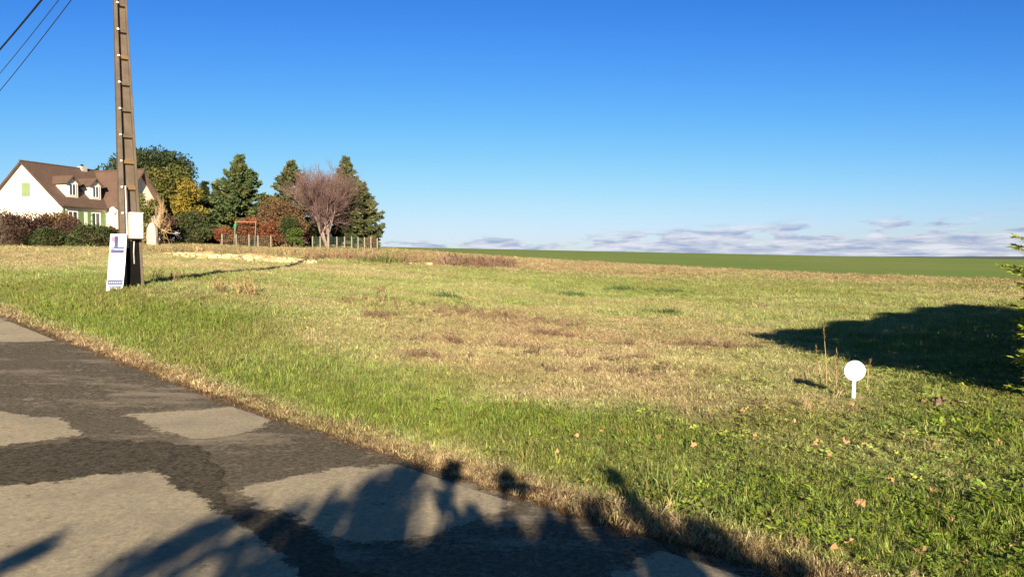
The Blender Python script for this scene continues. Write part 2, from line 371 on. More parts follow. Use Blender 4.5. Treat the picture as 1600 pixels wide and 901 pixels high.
def tar_mat():
    m = bpy.data.materials.new('dark_tar_strip'); m.use_nodes = True; T = NT(m.node_tree); b = m.node_tree.nodes['Principled BSDF']
    v = T.new('ShaderNodeTexCoord').outputs['Object']; grit = T.noise(v, 26, 7, .85)
    col = T.mix(T.maprange(grit, .40, .64), (.019, .0155, .0095), (.16, .132, .085))
    T.l.new(col, b.inputs['Base Color']); b.inputs['Roughness'].default_value = .9; b.inputs['Specular IOR Level'].default_value = .2
    T.l.new(T.new('ShaderNodeBump', {'Height': grit, 'Strength': .6, 'Distance': .012}).outputs[0], b.inputs['Normal']); worn_edge(T, b, v, .5, .26); return m
M_tar = tar_mat()
TAR = [(-260, 790), (-120, 722), (0, 704), (70, 697), (140, 688), (195, 696), (262, 694), (318, 704), (352, 742), (348, 770), (372, 800), (440, 812), (480, 836), (530, 872), (560, 930), (420, 930), (350, 850), (262, 765), (228, 752), (110, 762), (0, 775)]
PATCHES = [TAR, [(-260, 800), (0, 765), (110, 752), (228, 742), (265, 757), (332, 797), (395, 838), (460, 885), (470, 935), (200, 985), (-300, 985)],
           [(-80, 640), (0, 647), (95, 656), (134, 684), (62, 694), (0, 703), (-90, 712)],
           [(193, 652), (280, 645), (366, 639), (438, 656), (402, 677), (302, 693), (268, 686)],
           [(352, 773), (440, 752), (520, 735), (636, 727), (700, 745), (782, 772), (802, 792), (722, 832), (606, 858), (520, 850), (478, 822), (402, 795)],
           [(930, 918), (1008, 872), (1072, 854), (1140, 872), (1215, 905), (1240, 960), (940, 980)],
           [(-60, 480), (0, 498), (42, 514), (97, 534), (40, 537), (-80, 536)]]
def sdf(px, py, P):                          # signed distance to a polygon, positive inside
    d = np.full(px.shape, 1e9); ins = np.zeros(px.shape, bool)
    for i in range(len(P)):
        (ax, ay), (bx, by) = P[i], P[(i + 1) % len(P)]; ex, ey = bx - ax, by - ay
        t = np.clip(((px - ax) * ex + (py - ay) * ey) / (ex * ex + ey * ey), 0, 1); d = np.minimum(d, np.hypot(px - ax - t * ex, py - ay - t * ey))
        c = (ay > py) != (by > py); ins ^= c & (px < (bx - ax) * (py - ay) / np.where(by == ay, 1e-9, by - ay) + ax)
    return np.where(ins, d, -d)
ZRS = zr(RS)
for pi_, poly in enumerate(PATCHES):
    P = np.array([SN(*ground(a, b)) for a, b in poly]); cell = .09; mg = .22
    s_, n_ = np.meshgrid(np.arange(P[:, 0].min() - mg, P[:, 0].max() + mg + cell, cell), np.arange(max(FARSIDE + .05, P[:, 1].min() - mg), min(EDGE - .2, P[:, 1].max() + mg) + cell * .5, cell), indexing='ij')
    f_ = sdf(s_, n_, P); x, y = XY(s_, n_); z = np.interp(s_, RS, ZRS) + (.0205 if pi_ == 0 else .0235)
    i = np.arange(f_.size).reshape(f_.shape); q = np.stack([i[:-1, :-1], i[:-1, 1:], i[1:, 1:], i[1:, :-1]], -1).reshape(-1, 4)
    q = q[(f_.ravel()[q] > -mg).any(1)]; used = np.unique(q); remap = np.zeros(f_.size, int); remap[used] = np.arange(len(used)); q = remap[q]
    co = np.stack([x.ravel()[used], y.ravel()[used], z.ravel()[used]], -1)
    nm = 'repair_patch' if pi_ else 'tar_strip'; me = bpy.data.meshes.new(nm); me.from_pydata(co.tolist(), [], q.tolist())
    if me.polygons[0].normal.z < 0: me.flip_normals()
    at_ = me.attributes.new('inside', 'FLOAT', 'POINT'); at_.data.foreach_set('value', f_.ravel()[used].astype(np.float32))
    me.materials.append(M_patch if pi_ else M_tar); o = link(bpy.data.objects.new(nm, me)); o.parent = road

# ------------------------------------------------------------------ grass
M_grass = grass_mat('grass_blades', .3); M_leafy = grass_mat('weed_leaves', .25)
protos = bpy.data.collections.new('grass_prototypes')
def blade_mesh(n, rad, lean, wmin, wmax, hmin, bend, seed):
    r = random.Random(seed); mb = MB()
    for _ in range(n):
        a = r.uniform(0, 2 * math.pi); q = rad * math.sqrt(r.random()); bx, by = q * math.cos(a), q * math.sin(a)
        da = r.uniform(0, 2 * math.pi); hh = r.uniform(hmin, 1); ln = r.uniform(.1, 1) * lean; wd = r.uniform(wmin, wmax)
        dx, dy = math.cos(da), math.sin(da); pa = r.uniform(0, 2 * math.pi); px, py = math.cos(pa) * wd / 2, math.sin(pa) * wd / 2
        p1 = (bx + dx * ln * .35 * hh, by + dy * ln * .35 * hh, hh * .55); zt = hh * (1 - .45 * bend * r.random())
        p2 = (bx + dx * ln * hh, by + dy * ln * hh, zt)
        mb.add([(bx - px, by - py, -.05), (bx + px, by + py, -.05), (p1[0] + px * .8, p1[1] + py * .8, p1[2]), (p1[0] - px * .8, p1[1] - py * .8, p1[2]), p2],
               [(0, 1, 2, 3), (3, 2, 4)])
    return mb
def add_proto(i, name, mb, m):
    o = bpy.data.objects.new('grass_%02d_%s' % (i, name), mb.mesh(name, m)); protos.objects.link(o)
for i in range(4): add_proto(i, 'lush', blade_mesh(26, .55, .7, .035, .07, .45, 1, i), M_grass)
for i in range(4, 8): add_proto(i, 'mat', blade_mesh(30, .95, 1.5, .04, .075, .2, 1.5, i), M_grass)
def weed_mesh(seed):
    r = random.Random(seed); mb = MB(); Q = []
    for _ in range(16):
        a = r.uniform(0, 6.283); q = .8 * math.sqrt(r.random()); c = np.array([q * math.cos(a), q * math.sin(a), r.uniform(.25, .8)])
        d = np.array([math.cos(a), math.sin(a), r.uniform(-.2, .5)]); e = np.array([-math.sin(a), math.cos(a), r.uniform(-.3, .3)]); L = r.uniform(.2, .42)
        Q.append([c - d * L * .5, c + e * L * .38, c + d * L * .6, c - e * L * .38])
    return mb.quads(Q)
for i in range(8, 10): add_proto(i, 'leafy', weed_mesh(i), M_leafy)
def stalk_mesh(seed):
    r = random.Random(seed); mb = MB()
    for _ in range(12):
        a = r.uniform(0, 6.283); q = .35 * math.sqrt(r.random()); p = np.array([q * math.cos(a), q * math.sin(a), 0.]); pts = [p]
        for k in range(3): p = p + np.array([r.uniform(-.13, .13), r.uniform(-.13, .13), r.uniform(.15, .36)]); pts.append(p)
        mb.tube(pts, [.016, .014, .01, .006], 3, False)
        for k in range(4):
            c = pts[1] + (pts[3] - pts[1]) * r.random(); d = np.array([r.uniform(-1, 1), r.uniform(-1, 1), r.uniform(0, 1.2)]) * .16
            e = np.cross(d, [.3, .5, .8]); e = e / np.linalg.norm(e) * .022; mb.quads([[c - e, c + e, c + d + e * .3, c + d - e * .3]])
    return mb
for i in range(10, 12): add_proto(i, 'stalk', stalk_mesh(i), M_grass)
def scatter_group():
    g = bpy.data.node_groups.new('scatter', 'GeometryNodeTree')
    g.interface.new_socket('Geometry', in_out='INPUT', socket_type='NodeSocketGeometry'); g.interface.new_socket('Geometry', in_out='OUTPUT', socket_type='NodeSocketGeometry')
    n = g.nodes; gi = n.new('NodeGroupInput'); go = n.new('NodeGroupOutput'); io = n.new('GeometryNodeInstanceOnPoints')
    ci = n.new('GeometryNodeCollectionInfo'); ci.inputs[0].default_value = protos; ci.inputs[1].default_value = True; ci.inputs[2].default_value = True
    def na(name, typ):
        a = n.new('GeometryNodeInputNamedAttribute'); a.data_type = typ; a.inputs[0].default_value = name; return a.outputs[0]
    L = g.links.new; L(gi.outputs[0], io.inputs['Points']); L(ci.outputs[0], io.inputs['Instance']); io.inputs['Pick Instance'].default_value = True
    L(na('pick', 'INT'), io.inputs['Instance Index']); L(na('turn', 'FLOAT_VECTOR'), io.inputs['Rotation']); L(na('size', 'FLOAT_VECTOR'), io.inputs['Scale'])
    L(io.outputs[0], go.inputs[0]); return g
SG = scatter_group()
def scatter(name, x, y, size, pick, col, tilt=.15, hscale=None, dz=0):
    k = len(x); z = H(x, y) + dz
    me = bpy.data.meshes.new(name); me.vertices.add(k); me.vertices.foreach_set('co', np.stack([x, y, z], -1).ravel())
    def A(n, t, f, d): a = me.attributes.new(n, t, 'POINT'); a.data.foreach_set(f, np.ascontiguousarray(d).ravel())
    A('pick', 'INT', 'value', pick.astype(np.int32))
    A('turn', 'FLOAT_VECTOR', 'vector', np.stack([rng.normal(0, tilt, k), rng.normal(0, tilt, k), rng.random(k) * 6.283], -1))
    hs = size if hscale is None else size * hscale
    A('size', 'FLOAT_VECTOR', 'vector', np.stack([size, size, hs], -1))
    A('tint', 'FLOAT_COLOR', 'color', np.concatenate([col, np.ones((k, 1))], 1))
    o = link(bpy.data.objects.new(name, me)); md = o.modifiers.new('scatter', 'NODES'); md.node_group = SG
    return tag(o, kind='stuff')
def polar(n, r0, r1, power=1.0, a0=-44, a1=44):
    r = np.exp(rng.uniform(math.log(r0), math.log(r1), n)) if power == 0 else (r0 ** power + (r1 ** power - r0 ** power) * rng.random(n)) ** (1 / power)
    a = np.radians(rng.uniform(a0, a1, n)); return r * np.sin(a), r * np.cos(a)
def jitter(c, s=.16):
    k = len(c); v = np.exp(rng.normal(0, s, (k, 1))); return np.clip(c * v * (1 + rng.normal(0, .05, (k, 3))), 0, .8)
MOUNDS = []
def meadow_mask(x, y):
    s, n = SN(x, y); return (n > EDGE - .03 + .12 * (fbm(s * 2.1, n * 0 + 4, 3) - .3)) & (n < CROP - .4)
# near
x, y = polar(60000, 3.2, 15, .9); k = meadow_mask(x, y); x, y = x[k], y[k]; g, b = veg(x, y); r_ = np.hypot(x, y); s, n = SN(x, y)
lushness = np.clip(g + rng.normal(0, .18, len(g)), 0, 1)
pick = np.where(lushness > .78, rng.integers(0, 4, len(x)), rng.integers(4, 8, len(x)))
wz = smooth(-1.5, 3.0, x) * smooth(.3, .6, g) * .55; pick = np.where(rng.random(len(x)) < wz, rng.integers(8, 10, len(x)), pick)
size = np.where(pick < 4, .078, np.where(pick < 8, .06, .062)) * np.exp(rng.normal(0, .25, len(x))) * (.5 + 1.0 * fbm(x * 1.1, y * 1.1, 3) ** 1.2) * (.8 + r_ / 30)
c = tint(g, b); c = np.where((pick >= 8)[:, None], c * np.array([1.25, 1.3, 1.0]), c)
scatter('grass', x, y, size, pick, jitter(c, .27))
# mid
x, y = polar(60000, 13, 48, .7); k = meadow_mask(x, y); x, y = x[k], y[k]; g, b = veg(x, y); r_ = np.hypot(x, y)
pick = np.where(g + rng.normal(0, .15, len(g)) > .62, rng.integers(0, 4, len(x)), rng.integers(4, 8, len(x)))
size = np.where(pick < 4, .115, .095) * np.exp(rng.normal(0, .25, len(x))) * (.8 + .4 * fbm(x * .4, y * .4, 3)) * (.75 + r_ / 50)
scatter('grass', x, y, size, pick, jitter(tint(g, b)), hscale=.8)
# far
x, y = polar(45000, 44, 130, .9); k = meadow_mask(x, y); x, y = x[k], y[k]; g, b = veg(x, y)
pick = rng.integers(4, 8, len(x)); size = .25 * np.exp(rng.normal(0, .25, len(x))) * (.7 + np.hypot(x, y) / 120)
scatter('grass', x, y, size, pick, jitter(tint(g, b)), hscale=.55)
# ------------------------------------------------------------------ concrete pole, cabinet, sign, cables
M_conc = mat('weathered_concrete', (.090, .070, .052), (.14, .112, .088), 3, .95, .5, .1, c3=(.10, .08, .065), s3=9)
M_lich = mat('concrete_with_lichen', (.13, .098, .068), (.24, .135, .045), 5, .95, .4, .1)
M_black = mat('black_plastic', (.005, .005, .005), (.008, .008, .007), 5, .9, spec=.05)
M_cream = mat('cream_polyester', (.72, .66, .52), (.78, .72, .58), 2, .45)
M_white = mat('white_plastic', (.80, .80, .78), (.86, .86, .84), 2, .4)
M_steel = mat('galvanised_steel', (.20, .19, .18), (.28, .27, .26), 8, .5, metal=.6)
PD = 17.0; px0, py0 = at(206, PD), PD; pz = h1(px0, py0) - .03
PH = 9.0
pole = thing('utility_pole', 'tall tapered brown concrete utility pole with cross ledges at the road verge', 'utility pole', (px0, py0, pz), R(38))
lean = -.022                                                # it leans a little towards the road
def PX(z): return lean * z
def pw(z): return .465 - .034 * z                            # face width
def flange(side):
    mb = MB()
    for z0, z1 in ((-.25, PH),):
        def q(z):
            W2 = pw(z) / 2; f = (.26 if side < 0 else .13) * pw(z); t = .11 - .004 * z
            a, b = (-W2, -W2 + f) if side < 0 else (W2 - f, W2); c = PX(z)
            return [(a + c, -t, z), (b + c, -t, z), (b + c, t, z), (a + c, t, z)]
        mb.hexa(q(z0), q(z1))
    return mb
for sd in (-1, 1): flange(sd).build('flange', M_conc, pole, bevel=.012)
mb = MB()
def wq(z):
    A_ = -.24 * pw(z) - .002; B_ = .37 * pw(z) + .002; c = PX(z); return [(A_ + c, .01, z), (B_ + c, .01, z), (B_ + c, .05, z), (A_ + c, .05, z)]
mb.hexa(wq(-.25), wq(PH - .05)); mb.build('web', M_conc, pole)
for k in range(15):
    z = 1.05 + k * .565; A_ = -.24 * pw(z) + .001; B_ = .37 * pw(z) - .001; c = PX(z); d = .066
    MB().hexa([(A_ + c, -d, z), (B_ + c, -d, z), (B_ + c, .012, z - .03), (A_ + c, .012, z - .03)], [(A_ + c, -d, z + .035), (B_ + c, -d, z + .035), (B_ + c, .012, z + .10), (A_ + c, .012, z + .10)]).build('ledge', M_lich if k in (2, 3, 7) else M_conc, pole)
    xb = -pw(z) / 2 + .05 + c
    MB().box(xb - .015, xb + .02, -.14, -.095, z + .025, z + .06).build('cable_clip', M_white, pole)
c = PX(.7)
MB().hexa([(-.108 + c, -.10, .0), (.166 + c, -.10, .0), (.166 + c, .009, .0), (-.108 + c, .009, .0)], [(-.100 + c, -.10, 1.03), (.154 + c, -.10, 1.03), (.154 + c, .009, 1.03), (-.100 + c, .009, 1.03)]).build('cable_guard', M_black, pole)
MB().tube([(-.105, -.135, .9), (-.11, -.135, 1.6), (-.12, -.13, 2.25)], .024, 8).build('conduit', M_steel, pole)
MB().box(-.9, .9, -.06, .06, PH + .1 - .35, PH - .13).build('crossarm', M_steel, pole).location = (PX(PH), -.2, 0)
for dx in (-.75, -.3, .3, .75):
    MB().lathe([(.02, 0), (.05, .04), (.03, .08), (.055, .12), (.03, .17)], 10).build('insulator', M_white, pole, loc=(PX(PH) + dx, -.2, PH - .125))
MB().tube([(.03, -.12, .55), (.02, -.13, .8), (.035, -.13, 1.06)], .018, 8).build('earth_cable', M_steel, pole)
cab = thing('meter_cabinet', 'cream rectangular electricity cabinet fixed to the front of the concrete pole', 'cabinet', (px0, py0, pz), R(34))
MB().box(-.07, .20, -.34, -.125, 1.10, 1.645).build('body', M_cream, cab, bevel=.012)
MB().box(-.055, .185, -.354, -.341, 1.115, 1.63).build('door', M_cream, cab, bevel=.005)
MB().box(.15, .168, -.366, -.3545, 1.33, 1.42).build('lock', M_steel, cab)
MB().box(-.08, .21, -.355, -.12, 1.646, 1.668).build('lid', M_cream, cab, bevel=.006)

# leaning sign: a curved board against the pole foot
sg = thing('estate_agent_board', 'narrow white advertising board with navy and pink logo leaning against the concrete pole', 'sign', (at(178.5, 16.48), 16.48, h1(at(178.5, 16.48), 16.48) - .07), R(14))
SW, SH = .325, 1.26
def board_pt(u, v, off=0):                                   # u across, v up; a slight bow and lean
    t = v / SH; y = .0 + .24 * t - .05 * math.sin(math.pi * t) ; x = u + .055 * t + .022 * math.sin(math.pi * t) - .01
    return (x, y - off, v)
def board_patch(u0, u1, v0, v1, o0, o1, steps=8):
    mb = MB(); vs = []; fs = []
    for i in range(steps + 1):
        v = v0 + (v1 - v0) * i / steps
        vs += [board_pt(u0, v, o1), board_pt(u1, v, o1), board_pt(u1, v, o0), board_pt(u0, v, o0)]
    for i in range(steps):
        for k in range(4): a, b = i * 4 + k, i * 4 + (k + 1) % 4; fs.append((a, b, b + 4, a + 4))
    fs += [(3, 2, 1, 0), tuple(steps * 4 + k for k in range(4))]
    return mb.add(vs, fs)
M_bw = mat('white_printed_board', (.70, .71, .75), (.74, .75, .79), 1, .35); M_navy = mat('navy_print', (.008, .017, .10), (.011, .023, .13), 4, .5)
M_pink = mat('lilac_pink_print', (.27, .12, .21), (.32, .16, .24), 4, .5); M_blue = mat('blue_print', (.012, .035, .13), None, 4, .5); M_sky = mat('pale_blue_print', (.10, .18, .30), None, 4, .5); M_grey = mat('grey_print', (.16, .17, .21), None, 4, .5); M_pw = mat('white_print', (.82, .82, .84), None, 4, .4)
board_patch(-SW / 2, SW / 2, 0, SH, -.012, 0, 14).build('panel', M_bw, sg)
def pr(name, m, u0, u1, v0, v1, o=.004): board_patch(u0, u1, v0, v1, .0005, o, 3).build(name, m, sg)
pr('logo_block', M_pink, -.135, -.045, 1.085, 1.205); pr('logo_bar', M_navy, -.072, .0, .97, 1.215, .007); pr('logo_square', M_pw, .002, .125, 1.02, 1.215)
pr('logo_band', M_navy, -.135, .125, .845, .925, .006); pr('logo_stripe', M_blue, -.135, .125, .945, .985, .0075); pr('logo_block', M_pink, -.135, -.075, .93, .99, .009)
for k in range(3): pr('text_line', M_grey, -.10 + .02 * k, .10 - .015 * k, .71 - k * .06, .718 - k * .06)
pr('footer_band', M_navy, -.15, .15, .17, .275); pr('footer_band', M_sky, -.13, .13, .10, .155)
r = random.Random(3); u = -.12
while u < .11:
    wd = r.uniform(.012, .022); pr('letter', M_pw, u, u + wd, .212, .226, .006); u += wd + .022

M_wire = mat('black_cable', (.012, .012, .02), None, 3, .6); M_wire2 = mat('dark_copper_wire', (.03, .035, .06), None, 3, .5)
def cable(name, label, z0, slope, rad, m, grp):
    t = np.linspace(0, 46, 40); pts = np.stack([px0 + U[0] * t, py0 + U[1] * t, z0 + slope * t + .0017 * t * (t - 9)], -1)
    o = MB().tube(pts, rad, 6).build(name, m); tag(o, label, 'cable', grp)
CG = 'overhead cables leaving the pole along the road'
cable('power_cable', 'thick black overhead cable at the top left corner of the sky', 9.50, -.087, .027, M_wire, CG)
cable('power_cable', 'thin overhead wire in the middle between the thick cable and the lowest wire', 9.12, -.118, .0105, M_wire2, CG)
cable('power_cable', 'thin overhead wire nearest the concrete pole, lowest of the three', 8.80, -.137, .012, M_wire2, CG)

# ------------------------------------------------------------------ white marker posts
def marker(label, x, y, k, rz):
    t = thing('marker_post', label, 'marker post', (x, y, h1(x, y)), rz, 'white disc marker posts')
    mb = MB().lathe([(.112 * k, -.011), (.122 * k, -.007), (.122 * k, .007), (.112 * k, .011)], 40)
    o = mb.build('disc', M_white, t, loc=(.012 * k, 0, .355 * k)); o.rotation_euler = (R(90), 0, 0)
    MB().hexa([(-.028 * k, -.014, -.15), (.022 * k, -.014, -.15), (.022 * k, .014, -.15), (-.028 * k, .014, -.15)], [(-.012 * k, -.009, .27 * k), (.028 * k, -.009, .27 * k), (.028 * k, .009, .27 * k), (-.012 * k, .009, .27 * k)]).build('stem', M_white, t, bevel=.005)
    return t
mp = ground(1333, 625); marker('small white marker post with a round disc head in the near grass', mp[0], mp[1], .93, R(-6))
m2 = (at(701, 60), 60.0); marker('tiny far white marker beside the strip of brown dead weeds', m2[0], m2[1], 1.1, 0)

# ------------------------------------------------------------------ house
M_wall = mat('cream_render', (.70, .65, .54), (.76, .71, .60), .6, .9); M_roof0 = bpy.data.materials.new('brown_roof_tiles'); M_roof0.use_nodes = True
T = NT(M_roof0.node_tree); b = M_roof0.node_tree.nodes['Principled BSDF']; v = T.new('ShaderNodeTexCoord').outputs['Object']
br_ = T.new('ShaderNodeTexBrick', {'Vector': T.new('ShaderNodeMapping', {'Vector': v, 'Scale': (1, 1, 1.2)}).outputs[0], 'Scale': 3.2, 'Color1': (.085, .052, .038, 1), 'Color2': (.125, .075, .052, 1), 'Mortar': (.05, .032, .025, 1), 'Mortar Size': .03})
T.l.new(T.mix(T.maprange(T.noise(v, 1.2, 5), .3, .7, 0, .5), br_.outputs[0], (.14, .085, .06)), b.inputs['Base Color']); b.inputs['Roughness'].default_value = .85
M_roof = M_roof0; M_sh = mat('sage_green_shutter', (.13, .20, .07), (.16, .23, .09), 3, .6); M_sh2 = mat('pale_green_shutter', (.175, .245, .12), (.19, .26, .135), 3, .6)
M_glass = mat('window_glass', (.03, .04, .06), (.05, .06, .08), 2, .08, spec=.6); M_frame = mat('white_window_frame', (.78, .78, .78), None, 2, .5); M_chim = mat('pale_chimney', (.34, .30, .27), (.42, .38, .33), 3, .9)
HB = 3.45; HA = R(-18); hx, hy = at(35, 65), 65.0
house = thing('house', 'cream house with steep brown tiled roof, two dormers and green shutters behind the hedge', 'house', (hx, hy, HB), HA)
EV, RG, HW, LEN = 6.05 - HB, 9.83 - HB, 4.4, 12.2
SL = (RG - EV) / HW
wl = HW - .35                                                # walls inside the eaves
def prism_wall(mb, pts, y0, y1):                             # outline in x,z extruded along y
    n = len(pts); mb.add([(x, y0, z) for x, z in pts] + [(x, y1, z) for x, z in pts], [tuple(range(n)), tuple(range(2 * n - 1, n - 1, -1))] + [(i + n, (i + 1) % n + n, (i + 1) % n, i) for i in range(n)])
mb = MB(); wt = lambda x: RG - SL * abs(x) - .17
prism_wall(mb, [(-wl, -1.5), (wl, -1.5), (wl, wt(wl)), (0, wt(0)), (-wl, wt(wl))], .3, LEN - .3); mb.build('wall', M_wall, house)
roof = MB()
def slab(mb, a, b, c, d, th=.14):
    P = np.array([a, b, c, d], float); nrm = np.cross(P[1] - P[0], P[3] - P[0]); nrm /= np.linalg.norm(nrm)
    if nrm[2] < 0: nrm = -nrm
    mb.hexa([tuple(p - nrm * th) for p in P], [tuple(p) for p in P])
slab(roof, (0, 0, RG), (0, LEN, RG), (HW, LEN, EV), (HW, 0, EV)); slab(roof, (0, LEN, RG), (0, 0, RG), (-HW, 0, EV), (-HW, LEN, EV))
roof.tube([(0, -.02, RG), (0, LEN + .02, RG)], .09, 8)
rf = roof.build('roof', M_roof, house)
WY, WX, WD = 7.5, 5.95, 2.75; WR = RG - .12; WE = .62; WS = (WR - EV) / WD
mb = MB(); pts = [(-WD + .3, -1.5), (WD - .3, -1.5), (WD - .3, WR - WS * (WD - .3) - .2), (0, WR - .2), (-WD + .3, WR - WS * (WD - .3) - .2)]; n = 5
mb.add([(wl + .002, WY + a, z) for a, z in pts] + [(WX - WE, WY + a, z) for a, z in pts], [tuple(range(4, -1, -1)), tuple(range(n, 2 * n))] + [(i, (i + 1) % n, (i + 1) % n + n, i + n) for i in range(n)])
mb.build('wall', M_wall, house)
mb = MB(); slab(mb, (.2, WY, WR), (WX, WY, WR), (WX, WY - WD, EV + .01), (.2 + HW * .8, WY - WD, EV + .01)); slab(mb, (WX, WY, WR), (.2, WY, WR), (.2 + HW * .8, WY + WD, EV + .01), (WX, WY + WD, EV + .01))
mb.tube([(.2, WY, WR), (WX + .02, WY, WR)], .09, 8); mb.build('roof', M_roof, house)
ch = MB().box(-.3, .3, 6.0, 6.55, RG - .5, RG + .22).build('chimney', M_chim, rf)
MB().tube([(0, 6.25, RG + .22), (0, 6.25, RG + .4)], .12, 10).build('chimney_pot', M_black, rf)
MB().tube([(HW + .05, .1, EV - .07), (HW + .05, WY - WD - .05, EV - .07)], .07, 8).build('gutter', M_roof, house)
MB().tube([(wl + .07, .45, EV - .2), (wl + .07, .45, -1)], .045, 8).build('downpipe', M_steel, house)
def window(parent, face, a, z0, wd, ht, x):                  # on the +x wall ('x') : a = position along y
    f = MB(); f.box(x, x + .05, a - wd / 2, a + wd / 2, z0, z0 + .08); f.box(x, x + .05, a - wd / 2, a + wd / 2, z0 + ht - .08, z0 + ht)
    for s_ in (-1, 1): f.box(x, x + .05, a + s_ * (wd / 2 - .04) - .04, a + s_ * (wd / 2 - .04) + .04, z0 + .08, z0 + ht - .08)
    f.box(x, x + .045, a - .03, a + .03, z0 + .08, z0 + ht - .08)
    fr = f.build('window', M_frame, parent); g = MB().box(x + .004, x + .022, a - wd / 2 + .08, a + wd / 2 - .08, z0 + .081, z0 + ht - .081).build('pane', M_glass, fr)
    return fr
def Lat(px, x):
    k = (px - 800) / FPX; A = hx + math.cos(HA) * x; B = hy + math.sin(HA) * x; return (A - k * B) / (k * math.cos(HA) - math.sin(-HA))
def shutter(a, z0, wd, ht, x, m):
    o = MB().box(x, x + .045, a - wd / 2, a + wd / 2, z0, z0 + ht).build('shutter', m, house)
    for k in range(3): MB().box(x + .046, x + .06, a - wd / 2 + .03, a + wd / 2 - .03, z0 + ht * (.12 + .34 * k), z0 + ht * (.20 + .34 * k)).build('batten', m, o)
xw = wl + .004
for pxc in (115.5, 151.0): window(house, 'x', Lat(pxc, wl), .62, 1.0 if pxc > 130 else 1.0, 1.55, xw)
for pxc in (127, 142.5, 162.3, 103): shutter(Lat(pxc, wl), .62, .56, 1.55, xw, M_sh)
# closed shutters in the gable
for s_ in (-1, 1):
    o = MB().box(.28 + s_ * .235 - .228, .28 + s_ * .235 + .228, .25, .296, 6.86 - HB, 8.02 - HB).build('shutter', M_sh2, house)
    for k in range(2): MB().box(.28 + s_ * .235 - .19, .28 + s_ * .235 + .19, .232, .249, 6.86 - HB + .2 + .65 * k, 6.86 - HB + .3 + .65 * k).build('batten', M_sh2, o)
def dormer(L):
    dm = MB(); x1 = 3.5; zb = RG - SL * x1; hw = .58; zt = zb + 1.28; zp = zt + .52
    y0, y1 = L - hw, L + hw
    dm.add([(x1, y0, zb - .25), (x1, y1, zb - .25), (x1, y1, zt), (x1, L, zp - .05), (x1, y0, zt)] + [(x1 - 2.6, y0, zb - .25), (x1 - 2.6, y1, zb - .25), (x1 - 2.6, y1, zt), (x1 - 2.6, L, zp - .05), (x1 - 2.6, y0, zt)],
           [(0, 1, 2, 3, 4), (9, 8, 7, 6, 5), (0, 4, 9, 5), (1, 6, 7, 2), (0, 5, 6, 1), (2, 7, 8, 3), (3, 8, 9, 4)])
    d = dm.build('dormer', M_wall, house)
    r_ = MB(); e = .2
    slab(r_, (x1 + .22, L, zp + .06), (x1 - 3.0, L, zp + .06), (x1 - 3.0, y0 - e, zt - e * .8), (x1 + .22, y0 - e, zt - e * .8), .09)
    slab(r_, (x1 - 3.0, L, zp + .06), (x1 + .22, L, zp + .06), (x1 + .22, y1 + e, zt - e * .8), (x1 - 3.0, y1 + e, zt - e * .8), .09)
    r_.build('dormer_roof', M_roof, d)
    window(d, 'x', L, zb + .12, .72, 1.05, x1 + .004)
dormer(1.95); dormer(4.35)
dish = MB().lathe([(.02, .10), (.12, .075), (.22, .035), (.29, 0), (.30, .01), (.22, .05), (.02, .115)], 20).build('satellite_dish', M_white, house, loc=(WX - .95, WY - WD + .02, 5.85 - HB)); dish.rotation_euler = (R(95), 0, R(25))
MB().tube([(0, 0, .06), (.02, .1, .35)], .02, 6).build('dish_arm', M_steel, dish)

# ------------------------------------------------------------------ trees and shrubs
M_bark = mat('brown_bark', (.085, .06, .045), (.13, .095, .07), 6, .95, .4); M_birch = mat('pale_birch_bark', (.36, .27, .24), (.26, .19, .17), 5, .9, .2, c3=(.12, .09, .08), s3=9)
M_twig = mat('rosy_brown_twigs', (.10, .062, .058), (.165, .105, .095), .5, .9); M_tan = mat('tan_bare_wood', (.36, .25, .12), (.46, .33, .17), 2, .9); M_purp = mat('purple_brown_twigs', (.10, .055, .045), (.16, .085, .065), 1, .9)
L_cedar = leaf_mat('dark_cedar_needles', (.020, .034, .014), (.040, .058, .020), (.055, .062, .02), .6, .1)
L_olive = leaf_mat('olive_foliage', (.075, .085, .02), (.12, .125, .032), (.17, .135, .035), .5, .15)
L_gold = leaf_mat('golden_olive_foliage', (.19, .15, .026), (.28, .21, .036), (.09, .09, .02), .7, .2)
L_blue = leaf_mat('blue_green_needles', (.045, .072, .028), (.085, .115, .042), (.12, .12, .042), .6, .1)
L_pine = leaf_mat('pine_needles', (.05, .068, .03), (.095, .11, .045), (.14, .12, .055), .6, .1)
L_dark = leaf_mat('dark_hedge_leaves', (.032, .046, .017), (.065, .080, .028), (.06, .055, .025), .9, .15)
L_purp = leaf_mat('purple_brown_leaves', (.062, .038, .030), (.115, .064, .048), (.065, .052, .028), .9, .2)
L_rust = leaf_mat('rust_red_leaves', (.15, .055, .028), (.24, .095, .045), (.17, .10, .05), .9, .25)
L_brown = leaf_mat('brown_dry_leaves', (.14, .085, .045), (.20, .125, .065), (.11, .075, .04), .9, .25)
L_green = leaf_mat('fresh_green_leaves', (.06, .095, .02), (.10, .14, .032), (.05, .08, .018), .9, .25)
L_thuja = leaf_mat('bright_thuja_sprays', (.20, .26, .04), (.36, .40, .06), (.13, .18, .03), 1.5, .4)
def rnd3(r): return np.array([r.gauss(0, 1), r.gauss(0, 1), r.gauss(0, 1)])
def leafq(Q, c, d, L, W_, r):
    e = np.cross(d, rnd3(r)); e = e / (np.linalg.norm(e) + 1e-9) * W_ * .5; Q.append([c - d * L * .3, c + d * L * .15 + e, c + d * L * .7, c + d * L * .15 - e])
